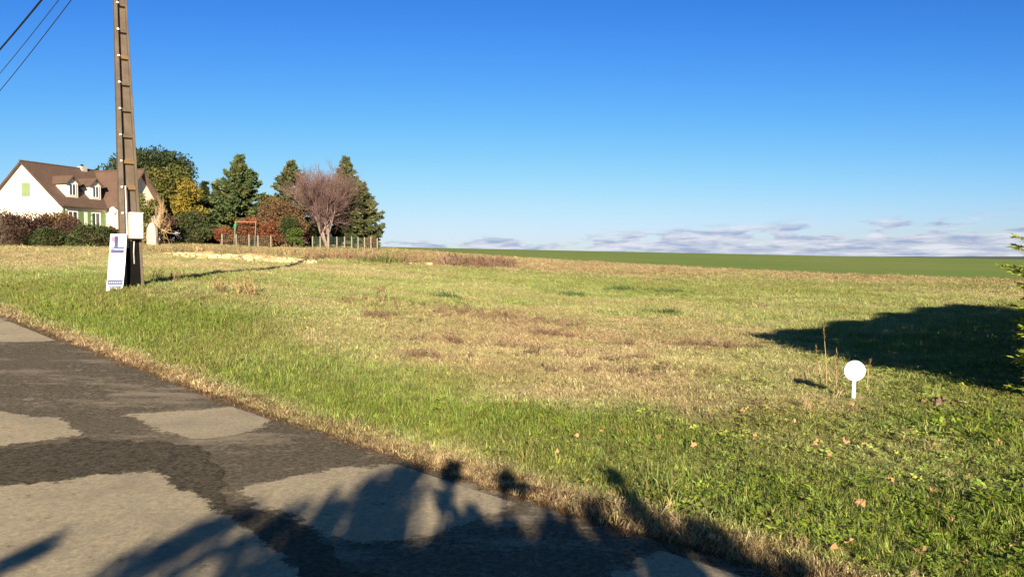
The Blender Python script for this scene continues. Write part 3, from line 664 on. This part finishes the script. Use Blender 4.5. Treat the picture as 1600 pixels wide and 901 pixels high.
def conifer(name, label, px, D, top, wpx, leaf, seed, bare=.06, shape=1.0, droop=.0, dens=1.0, up=.25, cat='tree', grp=None):
    r = random.Random(seed); x, y = at(px, D), D; z0 = h1(x, y) - .05; h = top_z(top, D) - z0; rad = wpx / FPX * D / 2
    t = thing(name, label, cat, (x, y, z0), 0, grp)
    MB().tube([(0, 0, -.2), (.03, 0, h * .4), (0, .02, h * .75), (0, 0, h * .98)], [h * .02, h * .015, h * .008, .02], 8).build('trunk', M_bark, t, True)
    Q = []; br = MB(); z = bare * h
    while z < h * .985:
        q = (z / h - bare) / (1 - bare); prof = (1 - q) ** shape * min(1, .55 + q * 2.2)
        nb = 5 if q < .8 else 4
        for k in range(nb):
            a = r.uniform(0, 6.283); L = max(.25, rad * prof * r.choice([r.uniform(.75, 1.0), r.uniform(.8, 1.2)]) * 1.12); d = np.array([math.cos(a), math.sin(a), -droop + up * q + r.uniform(-.15, .15)])
            base = np.array([0, 0, z + r.uniform(-.1, .1) * h * .1]); br.tube([base, base + d * L * .5, base + d * L * .9 + np.array([0, 0, .08 * L])], [.02 + .006 * L, .012 + .004 * L, .006], 3, False)
            ns = int((10 + 34 * L) * dens)
            for j in range(ns):
                f = r.uniform(.15, 1) ** .7; p = base + d * L * f + np.array([0, 0, .10 * L * f * f]) + rnd3(r) * np.array([.11, .11, .07]) * (1.1 + L * .35) * (1.25 - f)
                dd = d * .6 + rnd3(r) * .45; dd[2] += .15 - droop; dd /= np.linalg.norm(dd); leafq(Q, p, dd, r.uniform(.28, .6), r.uniform(.14, .28), r)
        z += h * (.020 + .012 * r.random())
    br.build('branches', M_bark, t); MB().quads(Q).build('crown', leaf, t); return t
def lobes(name, label, px, D, top, wpx, leaf, seed, nl=16, dens=1.0, size=.3, cat='tree', bottom=0.0, dep=.8, stem=True, grp=None, flat=1.0):
    r = random.Random(seed); x, y = at(px, D), D; z0 = h1(x, y) - .05; h = top_z(top, D) - z0; rad = wpx / FPX * D / 2 * 1.12
    t = thing(name, label, cat, (x, y, z0), 0, grp)
    tr = MB(); cs = []
    for k in range(nl):
        a = r.uniform(0, 6.283); f = math.sqrt(r.random()); q = r.random() ** .8; zz = h * (bottom + (1 - bottom) * (.12 + .72 * q)); rr = rad * f * .72 * math.sqrt(max(.05, 1 - (max(0, q - .35) / .72) ** 2 * flat))
        cs.append((np.array([rr * math.cos(a), rr * math.sin(a) * dep, zz]), rad * r.uniform(.28, .45)))
    tr.tube([(0, 0, -.2), (.02, .02, h * .35), (.04, 0, h * .7)], [h * .022 + .02, h * .016 + .015, .02], 7)
    for c_, q in cs: tr.tube([(0, 0, h * .12), c_ * np.array([.4, .4, .6]) + np.array([0, 0, .05 * h]), c_], [h * .009 + .008, .02, .008], 4, False)
    if stem: tr.build('trunk', M_bark, t)
    Q = []
    for c_, q in cs:
        for j in range(int(260 * dens * (q / 1.0) ** 1.3 / (size / .3) ** 2) + 60):
            v = rnd3(r); v /= np.linalg.norm(v); p = c_ + v * q * r.uniform(.45, 1.08) ** .8 * np.array([1, 1, .85])
            if p[2] < .03: continue
            dd = v * .5 + rnd3(r) * .6; dd[2] += .1; dd /= np.linalg.norm(dd); leafq(Q, p, dd, size * r.uniform(.6, 1.4), size * r.uniform(.35, .65), r)
    MB().quads(Q).build('crown', leaf, t); return t
def bare(name, label, px, D, top, wpx, seed, mtrunk, mtwig, levels=5, trunk_r=.11, spread=.6, forks=1, upb=.25, cat='tree', lean_=0, twigs=3, first=.22, grp=None):
    r = random.Random(seed); x, y = at(px, D), D; z0 = h1(x, y) - .05; h = top_z(top, D) - z0; rad = wpx / FPX * D / 2
    t = thing(name, label, cat, (x, y, z0), 0, grp); A = MB(); B = MB()
    def grow(p, d, L, rd, lv):
        n = 3; pts = [p]; q = p; dd = d
        for k in range(n):
            dd = dd + rnd3(r) * .11; dd[2] += upb * .12; dd /= np.linalg.norm(dd); q = q + dd * L / n; pts.append(q)
        (A if lv <= 2 else B).tube(pts, [rd, rd * .85, rd * .7, rd * .55 if lv < levels else rd * .35], 6 if lv < 2 else 3, False)
        if lv >= levels: return
        nb = twigs if lv >= 2 else 4 + (lv == 0) * 2
        for k in range(nb):
            f = r.uniform(.35, 1); i = min(int(f * 3), 2); pp = pts[i] + (pts[i + 1] - pts[i]) * (f * 3 - i)
            nd = dd * .75 + rnd3(r) * spread; nd[2] += upb; nd /= np.linalg.norm(nd)
            grow(pp, nd, L * r.uniform(.55, .8), max(.007, rd * r.uniform(.42, .6)), lv + 1)
        grow(pts[-1], dd, L * .72, max(.007, rd * .55), lv + 1)
    for k in range(forks):
        a = 6.283 * k / forks + r.random(); d0 = np.array([math.cos(a) * .35 * (forks > 1) + lean_, math.sin(a) * .3 * (forks > 1), 1.0]); d0 /= np.linalg.norm(d0)
        grow(np.array([0, 0, -.1]), d0, h * first * 1.35, trunk_r, 0)
    allv = np.concatenate(A.v + B.v); kz = h / allv[:, 2].max(); kx = rad / np.percentile(np.abs(allv[:, 0]), 99)
    for M_ in (A, B):
        for i in range(len(M_.v)): M_.v[i] = M_.v[i] * np.array([kx, kx, kz])
    A.build('trunk', mtrunk, t, True)
    if B.v: B.build('twigs', mtwig, t)
    return t

lobes('cedar_tree', 'broad dark evergreen tree rising behind the house roof and concrete pole', 232, 93, 236, 138, L_cedar, 11, 46, 1.2, .42, bottom=.25, flat=.7)
lobes('cypress_tree', 'tall olive green tree to the right of the house gable', 262, 80, 252, 78, L_olive, 12, 34, 1.3, .32, flat=.8)
lobes('golden_tree', 'golden yellow-green tree in front of the tall olive tree', 293, 76.5, 276, 58, L_gold, 13, 26, 1.2, .30, bottom=.15)
conifer('spruce_tree', 'slim dark conifer just right of the golden tree', 322, 83, 284, 44, L_cedar, 14, .05, .9)
conifer('spruce_tree', 'short dark conifer touching the left side of the big blue-green conifer', 340, 84, 288, 40, L_cedar, 15, .05, .9)
conifer('fir_tree', 'big broad blue-green conifer behind the swing frame', 377, 80, 244, 118, L_blue, 16, .02, .85, .0, 1.25, .5)
conifer('pine_tree', 'dark pine with bare lower trunk left of the leafless birch', 456, 84, 253, 84, L_pine, 17, .28, .78, .02, 1.2, .45)
conifer('pine_tree', 'tall pine standing directly behind the leafless birch crown', 541, 84, 248, 92, L_pine, 18, .05, .8, .0, 1.2, .4)
conifer('pine_tree', 'rightmost pine at the end of the tree line, lower than its neighbour', 566, 81, 288, 72, L_pine, 19, .02, .7, .0, 1.2, .4)
bare('birch_tree', 'leafless birch with pale limbs and rosy brown twigs', 512, 77, 244, 104, 20, M_birch, M_twig, 5, .17, .62, 4, .5, twigs=4, first=.24)
bare('bare_tree', 'small leafless tan tree beside the pale stone pillar', 245, 65.5, 300, 56, 21, M_tan, M_tan, 4, .085, .65, 2, .3, twigs=2)
bare('bare_tree', 'leafless branching sapling at the left edge in front of the house gable', 0, 52, 293, 46, 22, M_bark, M_bark, 3, .04, .75, 2, .2, twigs=2)
for a in [('shrub', 'russet leafless-looking tall shrub left of the dark pine trunk', 438, 77, 312, 84, L_brown, 31, 24, 1.0, .2),
          ('shrub', 'dark green rounded bush in front of the russet shrub', 448, 75, 336, 44, L_dark, 32, 14, 1.2, .24),
          ('shrub', 'rust red bush beside the swing frame', 402, 74, 344, 72, L_rust, 33, 22, 1.0, .2),
          ('shrub', 'small fresh green bush at the foot of the trees, left of the concrete posts', 464, 73, 356, 32, L_green, 34, 10, 1.2, .2),
          ('shrub', 'purple brown bush right of the pale stone pillar', 266, 74, 334, 46, L_purp, 35, 14, 1.0, .22),
          ('shrub', 'dark green wide bush under the golden tree', 305, 73.5, 332, 60, L_dark, 36, 18, 1.2, .24),
          ('shrub', 'low red-brown bush under the short dark conifer', 345, 74, 352, 36, L_rust, 37, 10, .9, .2),
          ('shrub', 'tiny red-brown bush at the right end of the tree line', 583, 77, 366, 17, L_rust, 38, 7, 1.0, .16),
          ('shrub', 'large dark purple bush at the left edge in front of the house', 24, 57, 342, 104, L_purp, 41, 30, 1.1, .18),
          ('shrub', 'low dark bush right of the large purple bush at the left edge', 74, 56, 360, 60, L_dark, 42, 20, 1.1, .18),
          ('shrub', 'brown olive bush standing behind the hedge below the gable', 90, 59, 336, 70, L_brown, 43, 16, 1.1, .22),
          ('shrub', 'red-brown bush in the middle of the hedge below the dormers', 108, 57.5, 346, 58, L_purp, 44, 20, 1.0, .18),
          ('shrub', 'dark green dense bush below the sage green shutters', 140, 57, 357, 74, L_dark, 45, 26, 1.1, .18),
          ('shrub', 'brownish bush in the hedge just left of the concrete pole', 170, 58, 354, 50, L_purp, 46, 16, 1.0, .18),
          ('shrub', 'olive bush in front of the right-hand house gable, behind the tan bare tree', 224, 65, 296, 54, L_olive, 49, 14, 1.2, .26),
          ('shrub', 'tall dark bush filling the gap between golden tree and big fir', 326, 82, 306, 62, L_dark, 50, 22, 1.2, .28),
          ('shrub', 'tall dark bush behind the russet shrub, between the big fir and the dark pine', 424, 83, 300, 52, L_olive, 51, 20, 1.2, .28),
          ('shrub', 'grey green bush behind the left side of the birch crown', 486, 88, 296, 40, L_pine, 52, 18, 1.1, .28),
          ('shrub', 'dark thicket behind the birch trunk and its left-hand concrete posts', 488, 86, 334, 56, L_dark, 48, 16, 1.2, .26),
          ('shrub', 'dark bush behind the concrete pole between hedge and stone pillar', 212, 66, 356, 50, L_dark, 47, 12, 1.2, .24)]:
    lobes(*a, cat='shrub', stem=True, dep=.8, grp='shrubs along the garden edge')

# stone pillar, swing frame, fence
M_stone = mat('pale_limestone', (.38, .32, .25), (.48, .41, .32), 3, .9, .5)
x, y = at(239.5, 64.5), 64.5
mb = MB(); r = random.Random(5); P = [(.40, .30, -.3), (.39, .29, .4), (.37, .28, .9), (.36, .27, 1.3), (.25, .22, 1.65), (.12, .14, 1.86)]
vs = [((sx * a + r.uniform(-.02, .02)) * 1.0, sy * b_, z) for a, b_, z in P for sx, sy in ((-1, -1), (0, -1.15), (1, -1), (1.1, 0), (1, 1), (0, 1.1), (-1, 1), (-1.1, 0))]
fs = [(i * 8 + k, i * 8 + (k + 1) % 8, (i + 1) * 8 + (k + 1) % 8, (i + 1) * 8 + k) for i in range(5) for k in range(8)] + [tuple(range(40, 48))]
o = mb.add(vs, fs).build('stone_pillar', M_stone, bevel=.03, loc=(x, y, h1(x, y))); tag(o, 'pale stone pillar with a rounded top in front of the tan bare tree', 'stone pillar')
M_red = mat('faded_red_paint', (.24, .085, .045), (.30, .12, .07), 4, .6); M_grn = mat('green_swing_fabric', (.03, .2, .08), (.04, .26, .1), 3, .7)
M_post = mat('concrete_post', (.17, .155, .12), (.25, .225, .17), 4, .9); M_net = mat('green_wire_netting', (.06, .09, .06), None, 4, .6)
x, y = at(385, 72), 72.0; sw = thing('swing_frame', 'garden swing frame with a red top bar and grey legs', 'swing frame', (x, y, h1(x, y)), R(5))
MB().tube([(-1.0, 0, 2.35), (1.0, 0, 2.35)], .055, 8).build('top_bar', M_red, sw)
for sx in (-.92, .92):
    for sy in (-.7, .7): MB().tube([(sx, 0, 2.34), (sx * 1.03, sy, -.1)], .035, 8).build('leg', M_post, sw)
MB().tube([(-.86, -.05, 2.3), (-.95, -.1, 2.0), (-.98, -.1, 1.5)], [.03, .14, .03], 8).build('swing_seat', M_grn, sw)
def fence(label, spots, D, ht, wide):
    X = [at(p, D) for p in spots]; x0 = X[0]; z0 = h1(x0, D); t = thing('wire_fence', label, 'fence', (x0, D, z0))
    for i, xx in enumerate(X):
        wd = .055 if i or not wide else .13; zz = h1(xx, D) - z0
        MB().box(xx - x0 - wd, xx - x0 + wd, -.07, .07, zz - .2, zz + ht * (1 + .03 * ((i * 7) % 3 - 1))).build('post', M_post, t, bevel=.01)
    net = MB()
    for a, b_ in zip(X[:-1], X[1:]):
        za, zb = h1(a, D) - z0, h1(b_, D) - z0
        for k in range(8): q = ht * (.05 + .125 * k); net.tube([(a - x0, 0, za + q), (b_ - x0, 0, zb + q)], .009, 3, False)
        for k in range(1, 6): f = k / 6; net.tube([(a - x0 + (b_ - a) * f, 0, za + (zb - za) * f), (a - x0 + (b_ - a) * f, 0, za + (zb - za) * f + ht * .95)], .007, 3, False)
    net.build('netting', M_net, t)
fence('wire fence on pale concrete posts in front of the leafless birch', [489, 501, 514, 527, 539, 550, 560, 570, 580, 590], 75, 1.22, False)
fence('short length of garden fence posts below the rust red bush and swing frame', [348, 370, 390, 404, 424], 70, 1.15, False)

# ------------------------------------------------------------------ rubble, dead weeds and other growth on the plot
M_rub = mat('sandy_rubble', (.50, .38, .20), (.62, .48, .27), 4, .95, .5); M_soilheap = mat('sandy_soil', (.42, .30, .15), (.55, .42, .22), 1.2, .95, .6, c3=(.2, .15, .08), s3=3)
mb = MB(); nx, ny = 60, 14; cx, cy = at(370, 41.5), 41.5; vs = []
for i in range(nx + 1):
    for j in range(ny + 1):
        u = i / nx * 2 - 1; v = j / ny * 2 - 1; X = cx + u * 4.2; Y = cy + v * 1.5 - u * .8
        f = max(0, 1 - u * u) ** .5 * max(0, 1 - v * v) * (.55 + .9 * fbm(np.array([X * .9]), np.array([Y * .9]), 3)[0]); f *= smooth(.30, .62, fbm(np.array([X * .8 + 3]), np.array([Y * .9]), 3))[0]; vs.append((X, Y, h1(X, Y) - .10 + .5 * f))
fs = [(i * (ny + 1) + j, (i + 1) * (ny + 1) + j, (i + 1) * (ny + 1) + j + 1, i * (ny + 1) + j + 1) for i in range(nx) for j in range(ny)]
o = mb.add(vs, fs).build('soil_heap', M_soilheap, smooth_=True); tag(o, 'low yellow heap of sandy soil and rubble in front of the tree line', 'soil heap')
def rock(mb, c, s_, r):
    d = [(a, b_, c_) for a in (-1, 1) for b_ in (-1, 1) for c_ in (-1, 1)]
    vs = [np.array(c) + np.array(p) * s_ * np.array([r.uniform(.4, 1), r.uniform(.4, 1), r.uniform(.25, .7)]) for p in d]
    mb.add(vs, [(0, 1, 3, 2), (4, 6, 7, 5), (0, 4, 5, 1), (2, 3, 7, 6), (0, 2, 6, 4), (1, 5, 7, 3)])
r = random.Random(8); mb = MB()
for k in range(420):
    u = r.uniform(-1, 1); v = r.gauss(-.15, .5); X = cx + u * 4.4; Y = cy + v * 1.5 - u * .8
    f = max(0, 1 - u * u) ** .5 * max(0, 1 - v * v); rock(mb, (X, Y, h1(X, Y) + .14 * f), r.uniform(.04, .19), r)
tag(mb.build('rubble', M_rub), kind='stuff')
for k, (a, b_, D, s_, lab) in enumerate([(670, 417, 52, .26, 'pale stone lying left of the strip of dead weeds'), (641, 417, 50, .16, 'smaller sandy stone between the soil heap and the pale stone')]):
    x, y = at(a, D), float(D); mb = MB(); rr = random.Random(50 + k); rock(mb, (0, 0, .06), s_, rr); o = mb.build('stone', M_rub, bevel=.04, loc=(x, y, h1(x, y))); tag(o, lab, 'stone')
def weeds(name, spots, col, pick, size, hs=1.0, dcol=.12, dz=0, tilt=.2):
    X = np.array([s_[0] for s_ in spots]); Y = np.array([s_[1] for s_ in spots]); k = len(X)
    pk = rng.integers(pick[0], pick[1], k); sz = size * np.exp(rng.normal(0, .28, k)); c = np.tile(np.array(col), (k, 1))
    return scatter(name, X, Y, sz, pk, jitter(c, .28), tilt, hs, dz)
def patch(px, py, rx, ry, n):                                 # spread round a place on the ground
    c = ground(px, py); out = []
    for _ in range(n): a = rng.normal(0, .5, 2); out.append((c[0] + a[0] * rx, c[1] + a[1] * ry))
    return out
def strip(p0, D0, p1, D1, wid, n):
    out = []
    for _ in range(n): f = rng.random(); D = D0 + (D1 - D0) * f; out.append((at(p0 + (p1 - p0) * f, D) + rng.normal(0, .3), D + rng.normal(0, wid)))
    return out
weeds('dead_weeds', strip(688, 56, 800, 62, 1.2, 300), (.22, .13, .10), (10, 12), .55)
weeds('dead_weeds', strip(500, 46, 690, 56, 2.5, 260), (.30, .2, .11), (10, 12), .45)
weeds('dead_weeds', strip(225, 47, 500, 50, 2.0, 300), (.34, .26, .13), (10, 12), .36)
weeds('dead_weeds', strip(800, 62, 1590, 50, 2.0, 300), (.34, .22, .11), (10, 12), .16)
weeds('dead_weeds', patch(600, 497, .5, .5, 30) + patch(690, 482, 1.8, 1.0, 70) + patch(800, 500, 1.6, 1.2, 130) + patch(855, 525, .5, .3, 90) + patch(1080, 542, .6, .3, 50) + patch(720, 540, 1.5, .5, 60) + patch(1150, 545, .8, .3, 40) + patch(975, 541, .4, .2, 24) + patch(1190, 480, 1.2, .5, 30) + patch(650, 560, 1, .4, 20) + patch(900, 560, 1.4, .4, 30) + patch(1000, 585, 1.1, .3, 24), (.25, .165, .11), (10, 12), .18, .6)
weeds('dead_weeds', patch(397, 462, .2, .2, 3) + patch(330, 455, .4, .4, 3) + patch(595, 470, .1, .1, 1) + patch(250, 440, .6, .4, 3), (.30, .2, .1), (10, 12), .36)
weeds('green_weeds', patch(895, 463, .45, .5, 40) + patch(975, 454, 1.2, .6, 60) + patch(1050, 458, 1.2, .6, 60) + patch(1040, 490, .8, .4, 20) + patch(690, 465, .5, .4, 16), (.075, .125, .035), (0, 4), .22)
weeds('green_weeds', strip(575, 46, 620, 48, 1.0, 50), (.11, .14, .035), (0, 4), .5)
def sideline(n0, n1, s0, s1, k):
    return [tuple(XY(rng.uniform(s0, s1), rng.uniform(n0, n1))) for _ in range(k)]
x, y = polar(1500, 4, 34, .8); k = meadow_mask(x, y); x, y = x[k], y[k]; k = (fbm(x * .3, y * .3, 3) > .42) & (veg(x, y)[0] < .62)
weeds('dry_stems', list(zip(x[k], y[k])), (.36, .28, .15), (10, 12), .095)
weeds('dead_litter', sideline(EDGE - .16, EDGE + .20, -3, 20, 2300), (.125, .062, .030), (4, 8), .055, .6)

# dry weed stalks behind the near marker
def tall_weed(px, py, top, D, lean_, lab, seed):
    r = random.Random(seed); x, y = at(px, D), D; z = h1(x, y); h = top_z(top, D) - z; t = thing('dry_weed', lab, 'dry weed', (x, y, z), 0, 'dry weeds behind the near marker')
    MB().tube([(0, 0, -.05), (lean_ * .4, 0, h * .5), (lean_, .02, h)], [.0045, .004, .002], 5).build('stalk', M_tan, t)
    Q = []
    for k in range(26):
        f = r.uniform(.75, 1.0) if seed % 2 else r.uniform(.2, 1); c_ = np.array([lean_ * f, 0, h * f]); d = np.array([r.uniform(-1, 1) * .6, r.uniform(-1, 1) * .6, 1.0]); d /= np.linalg.norm(d); leafq(Q, c_, d, r.uniform(.04, .08), .008, r)
    MB().quads(Q).build('seed_head', L_brown, t)
mD = mp[1]
tall_weed(1295, 560, 508, mD + .9, -.05, 'tallest thin dry stalk rising behind the white marker post', 61)
tall_weed(1286, 560, 540, mD + .9, -.07, 'short pinkish dry plume left of the tallest dry stalk', 62)
tall_weed(1310, 560, 543, mD + .8, .0, 'curled short dry weed between the tallest stalk and the marker disc', 64)
tall_weed(1357, 590, 563, mD + .7, .04, 'short thin dry stalk right of the white marker disc', 65)

# fallen leaves
M_leaf = mat('fallen_leaf', (.36, .19, .085), (.50, .29, .15), 20, .8)
def leaf_mesh(seed):
    r = random.Random(seed); mb = MB(); n = 15; vs = [(0, 0, .012)]
    for k in range(n):
        a = 6.283 * k / n; q = (1 if k % 3 == 0 else .78) * r.uniform(.8, 1.1); vs.append((q * math.cos(a), q * math.sin(a) * .85, (.45 * q * q * r.uniform(.4, 1.6)) + .28 * math.sin(2 * a + seed)))
    fs = [(0, 1 + k, 1 + (k + 1) % n) for k in range(n)]; k0 = len(vs); vs += [(-.9, -.02, .1), (-1.5, -.05, .2), (-1.5, .05, .2), (-.9, .03, .1)]; fs.append((k0, k0 + 1, k0 + 2, k0 + 3))
    return mb.add(vs, fs).mesh('fallen_leaf', M_leaf)
LM = [leaf_mesh(i) for i in range(5)]
LP = [(940, 680), (970, 676), (915, 757), (1045, 800), (1320, 695), (1350, 700), (1295, 718), (1525, 728), (1515, 752), (1458, 777), (1300, 865), (1327, 855), (1440, 873), (1585, 865), (1485, 823), (1280, 832), (1365, 842), (1205, 786), (1160, 650), (850, 600), (1150, 805), (1068, 768), (1240, 668), (1180, 690), (1410, 690), (1550, 790), (1490, 705), (1085, 705), (870, 712), (1030, 690), (1275, 700), (1230, 620), (1560, 700), (1390, 760), (1345, 800), (1110, 850), (980, 770), (900, 690), (1010, 735), (1330, 640)]
for i, (a, b_) in enumerate(LP):
    g_ = ground(a, b_); o = link(bpy.data.objects.new('fallen_leaf', LM[i % 5])); s_ = random.uniform(.020, .042); o.scale = (s_, s_, s_); o.location = (g_[0], g_[1], h1(*g_) + random.uniform(.025, .05)); o.rotation_euler = (random.uniform(-.5, .9), random.uniform(-.6, .6), random.uniform(0, 6.28))
    tag(o, 'curled tan dead leaf lying in the green roadside grass', 'fallen leaf', 'dead leaves in the roadside grass')
M_clod = mat('bare_earth', (.14, .09, .06), (.22, .15, .10), 9, .95, .8)
g_ = ground(1478, 634); mb = MB(); r = random.Random(4)
for k in range(26): rock(mb, (r.gauss(0, .11), r.gauss(0, .05), r.uniform(0, .05)), r.uniform(.02, .06), r)
o = mb.build('earth_clod', M_clod, bevel=.008, loc=(g_[0], g_[1], h1(*g_))); tag(o, 'brown clod of bare earth in the grass right of the white marker', 'earth clod')

# ------------------------------------------------------------------ conifer hedge at the right, its near tree reaching into the picture
def thuja(name, label, x, y, h, rad, seed, dens, grp):
    r = random.Random(seed); z0 = h1(x, y) - .05; t = thing(name, label, 'conifer', (x, y, z0), 0, grp)
    MB().tube([(0, 0, -.2), (0, 0, h * .5), (.02, 0, h * .93)], [.06, .045, .012], 7).build('trunk', M_bark, t)
    Q = []; br = MB(); z = .08
    while z < h * .97:
        q = z / h; pr_ = (1 - q ** 3.2) ** .5 * min(1, .8 + q)
        for k in range(7):
            a = r.uniform(0, 6.283); L = max(.12, rad * pr_ * r.choice((r.uniform(.55, .8), r.uniform(.6, .85), r.uniform(.8, 1.1)))); d = np.array([math.cos(a), math.sin(a), .18 + r.uniform(-.15, .25)]); base = np.array([0, 0, z + r.uniform(-.04, .04)])
            br.tube([base, base + d * L * .6, base + d * L * .95], [.012, .008, .003], 3, False)
            side = np.array([-math.sin(a), math.cos(a), 0.])
            for j in range(int(20 * dens)):
                f = r.uniform(.3, 1.0); p = base + d * L * f; s_ = r.choice((-1, 1)); dd = d * .75 + side * s_ * r.uniform(.3, .9) + np.array([0, 0, r.uniform(-.3, .3)]); dd /= np.linalg.norm(dd); Ls = .22 * (1.15 - f) + .05
                for m_ in range(3):
                    c_ = p + dd * Ls * (m_ + .4) / 3; d2 = dd + rnd3(r) * .35; d2 /= np.linalg.norm(d2); leafq(Q, c_, d2, r.uniform(.05, .10), r.uniform(.012, .022), r)
        z += .055
    br.build('branches', M_bark, t); MB().quads(Q).build('crown', L_thuja, t); return t
HG = 'conifers of the hedge at the right edge'
thuja('thuja_tree', 'bright green feathery conifer tips reaching in at the right edge', 6.34, 8.35, 2.5, .86, 71, 1.8, HG)
t = thing('conifer_hedge', 'long clipped conifer hedge continuing beyond the right edge', 'hedge', (6.6, 8.9, h1(6.6, 8.9)), 0)
Q = []; r = random.Random(72); core = MB(); HL = 15.0; du = np.array([.68, .733]); dn = np.array([.733, -.68])
for k in range(80000):
    a = r.uniform(-.5, HL); z = r.uniform(0, 2.25); b_ = r.choice((-1, 1)) * r.uniform(.35, .58) if r.random() < .75 else r.uniform(-.55, .55)
    if abs(b_) < .35: z = r.uniform(1.95, 2.3)
    z += .12 * math.sin(a * 1.7) * (z / 2.2); b_ *= min(1, .2 + (a + .5) * .38); p = np.array([du[0] * a + dn[0] * b_, du[1] * a + dn[1] * b_, z - .1]); dd = rnd3(r) * .6 + np.array([dn[0] * b_, dn[1] * b_, .3]); dd /= np.linalg.norm(dd); leafq(Q, p, dd, r.uniform(.10, .18), r.uniform(.04, .07), r)
MB().quads(Q).build('foliage', L_thuja, t)
for k in range(9):
    a = .5 + k * 1.7; core.tube([(du[0] * a, du[1] * a, -.3), (du[0] * a, du[1] * a, 1.9)], [.07, .03], 6)
core.build('trunks', M_bark, t)

# ------------------------------------------------------------------ unseen tree behind the viewpoint, leaf clumps set sunward to shape the road shade
shade = thing('shade_caster_tree', 'unseen leafy tree behind the viewpoint, shaped to cast the shade on the road', 'tree', (0, 0, 0))
SV = np.array(SUNV); Q = []; br = MB(); r = random.Random(91); root = np.array([-.2, -6.3, -.1])
CL = [(705, 737, 24, 6.4, 1.4), (701, 785, 22, 6.6, 1.2), (735, 830, 55, 6.8, 1.6), (700, 880, 70, 7.2, 1.6), (790, 880, 70, 7.0, 1.5), (792, 755, 24, 6.6, 1.0), (570, 800, 70, 9.5, 1.1), (620, 760, 45, 9.0, .9), (510, 800, 40, 10, .8), (560, 850, 60, 9, 1.0), (590, 885, 60, 9, 1.1),  # first clumps stand in for a person's shadow
      (880, 850, 55, 8.0, 1.0), (860, 895, 70, 8.0, 1.3), (950, 890, 60, 7.6, 1.2), (965, 750, 12, 6.6, .9), (985, 785, 16, 6.8, 1.0), (1010, 822, 20, 7.0, 1.2), (1040, 850, 24, 7.0, 1.1), (1090, 848, 34, 7.2, 1.2), (1135, 862, 34, 7.2, 1.2), (1060, 890, 40, 7.5, .9),
      (930, 815, 26, 8.5, .7), (480, 890, 60, 9.5, 1.1), (640, 910, 80, 8, 1.4), (420, 905, 50, 9.5, 1.0), (1170, 892, 30, 7.4, .8), (760, 930, 110, 7, 1.8), (600, 950, 110, 7.5, 1.6), (900, 940, 110, 7.3, 1.6), (1050, 940, 90, 7.2, 1.2), (1200, 930, 60, 7.2, .9), (1250, 905, 26, 7, .8)]
def lift(px, py, T_):
    g_ = ground(px, max(py, 600)); p = np.array([g_[0], g_[1], h1(*g_)]); return p + SV * T_, np.linalg.norm(p)
for a, b_, rp, T_, dn_ in CL:
    c_, dist = lift(a, b_, T_); rad = rp / FPX * dist * .55
    br.tube([root + np.array([0, 0, max(.4, c_[2] * .35)]), (root + c_) / 2 + np.array([0, 0, .25]), c_], [.03, .02, .008], 5, False)
    for j in range(int(210 * dn_ * (rad / .12) ** 1.6) + 16):
        if j % 26 == 0: fd = np.array([r.gauss(.45, .35), r.gauss(0, .3), r.gauss(.8, .25)]); fd /= np.linalg.norm(fd); fc = c_ + rnd3(r) * rad * .42
        p = fc + fd * r.uniform(-1, 1) * rad * .9 + rnd3(r) * .022; dd = fd + rnd3(r) * .45; dd /= np.linalg.norm(dd); leafq(Q, p, dd, r.uniform(.09, .16), r.uniform(.035, .06), r)
for a0, b0, a1, b1, T_ in [(355, 812, 160, 900, 9.5), (430, 830, 250, 905, 9.2), (500, 845, 340, 910, 9.2), (540, 800, 430, 880, 9.4), (590, 745, 480, 840, 9.6), (625, 735, 560, 800, 9.3), (470, 800, 390, 850, 9.8), (400, 800, 300, 850, 10), (660, 760, 600, 850, 8.6), (80, 853, 10, 885, 9.0), (300, 850, 200, 905, 10)]:
    p0, d0 = lift(a0, b0, T_); p1, d1 = lift(a1, b1, T_)
    br.tube([p0, (p0 + p1) / 2, p1, (p1 + root) / 2 + np.array([0, 0, .4]), root + np.array([0, 0, .8])], [.006, .010, .014, .02, .03], 5, False)
    for j in range(150):
        f = r.random(); p = p0 + (p1 - p0) * f + rnd3(r) * .035; dd = (p0 - p1) / np.linalg.norm(p0 - p1) + rnd3(r) * .35; dd /= np.linalg.norm(dd); leafq(Q, p, dd, r.uniform(.10, .2), r.uniform(.02, .04), r)
br.tube([root, root + np.array([0, 0, .9]), root + np.array([.05, .1, 2.0])], [.11, .09, .05], 8)
br.build('trunk', M_bark, shade); MB().quads(Q).build('crown', L_green, shade)
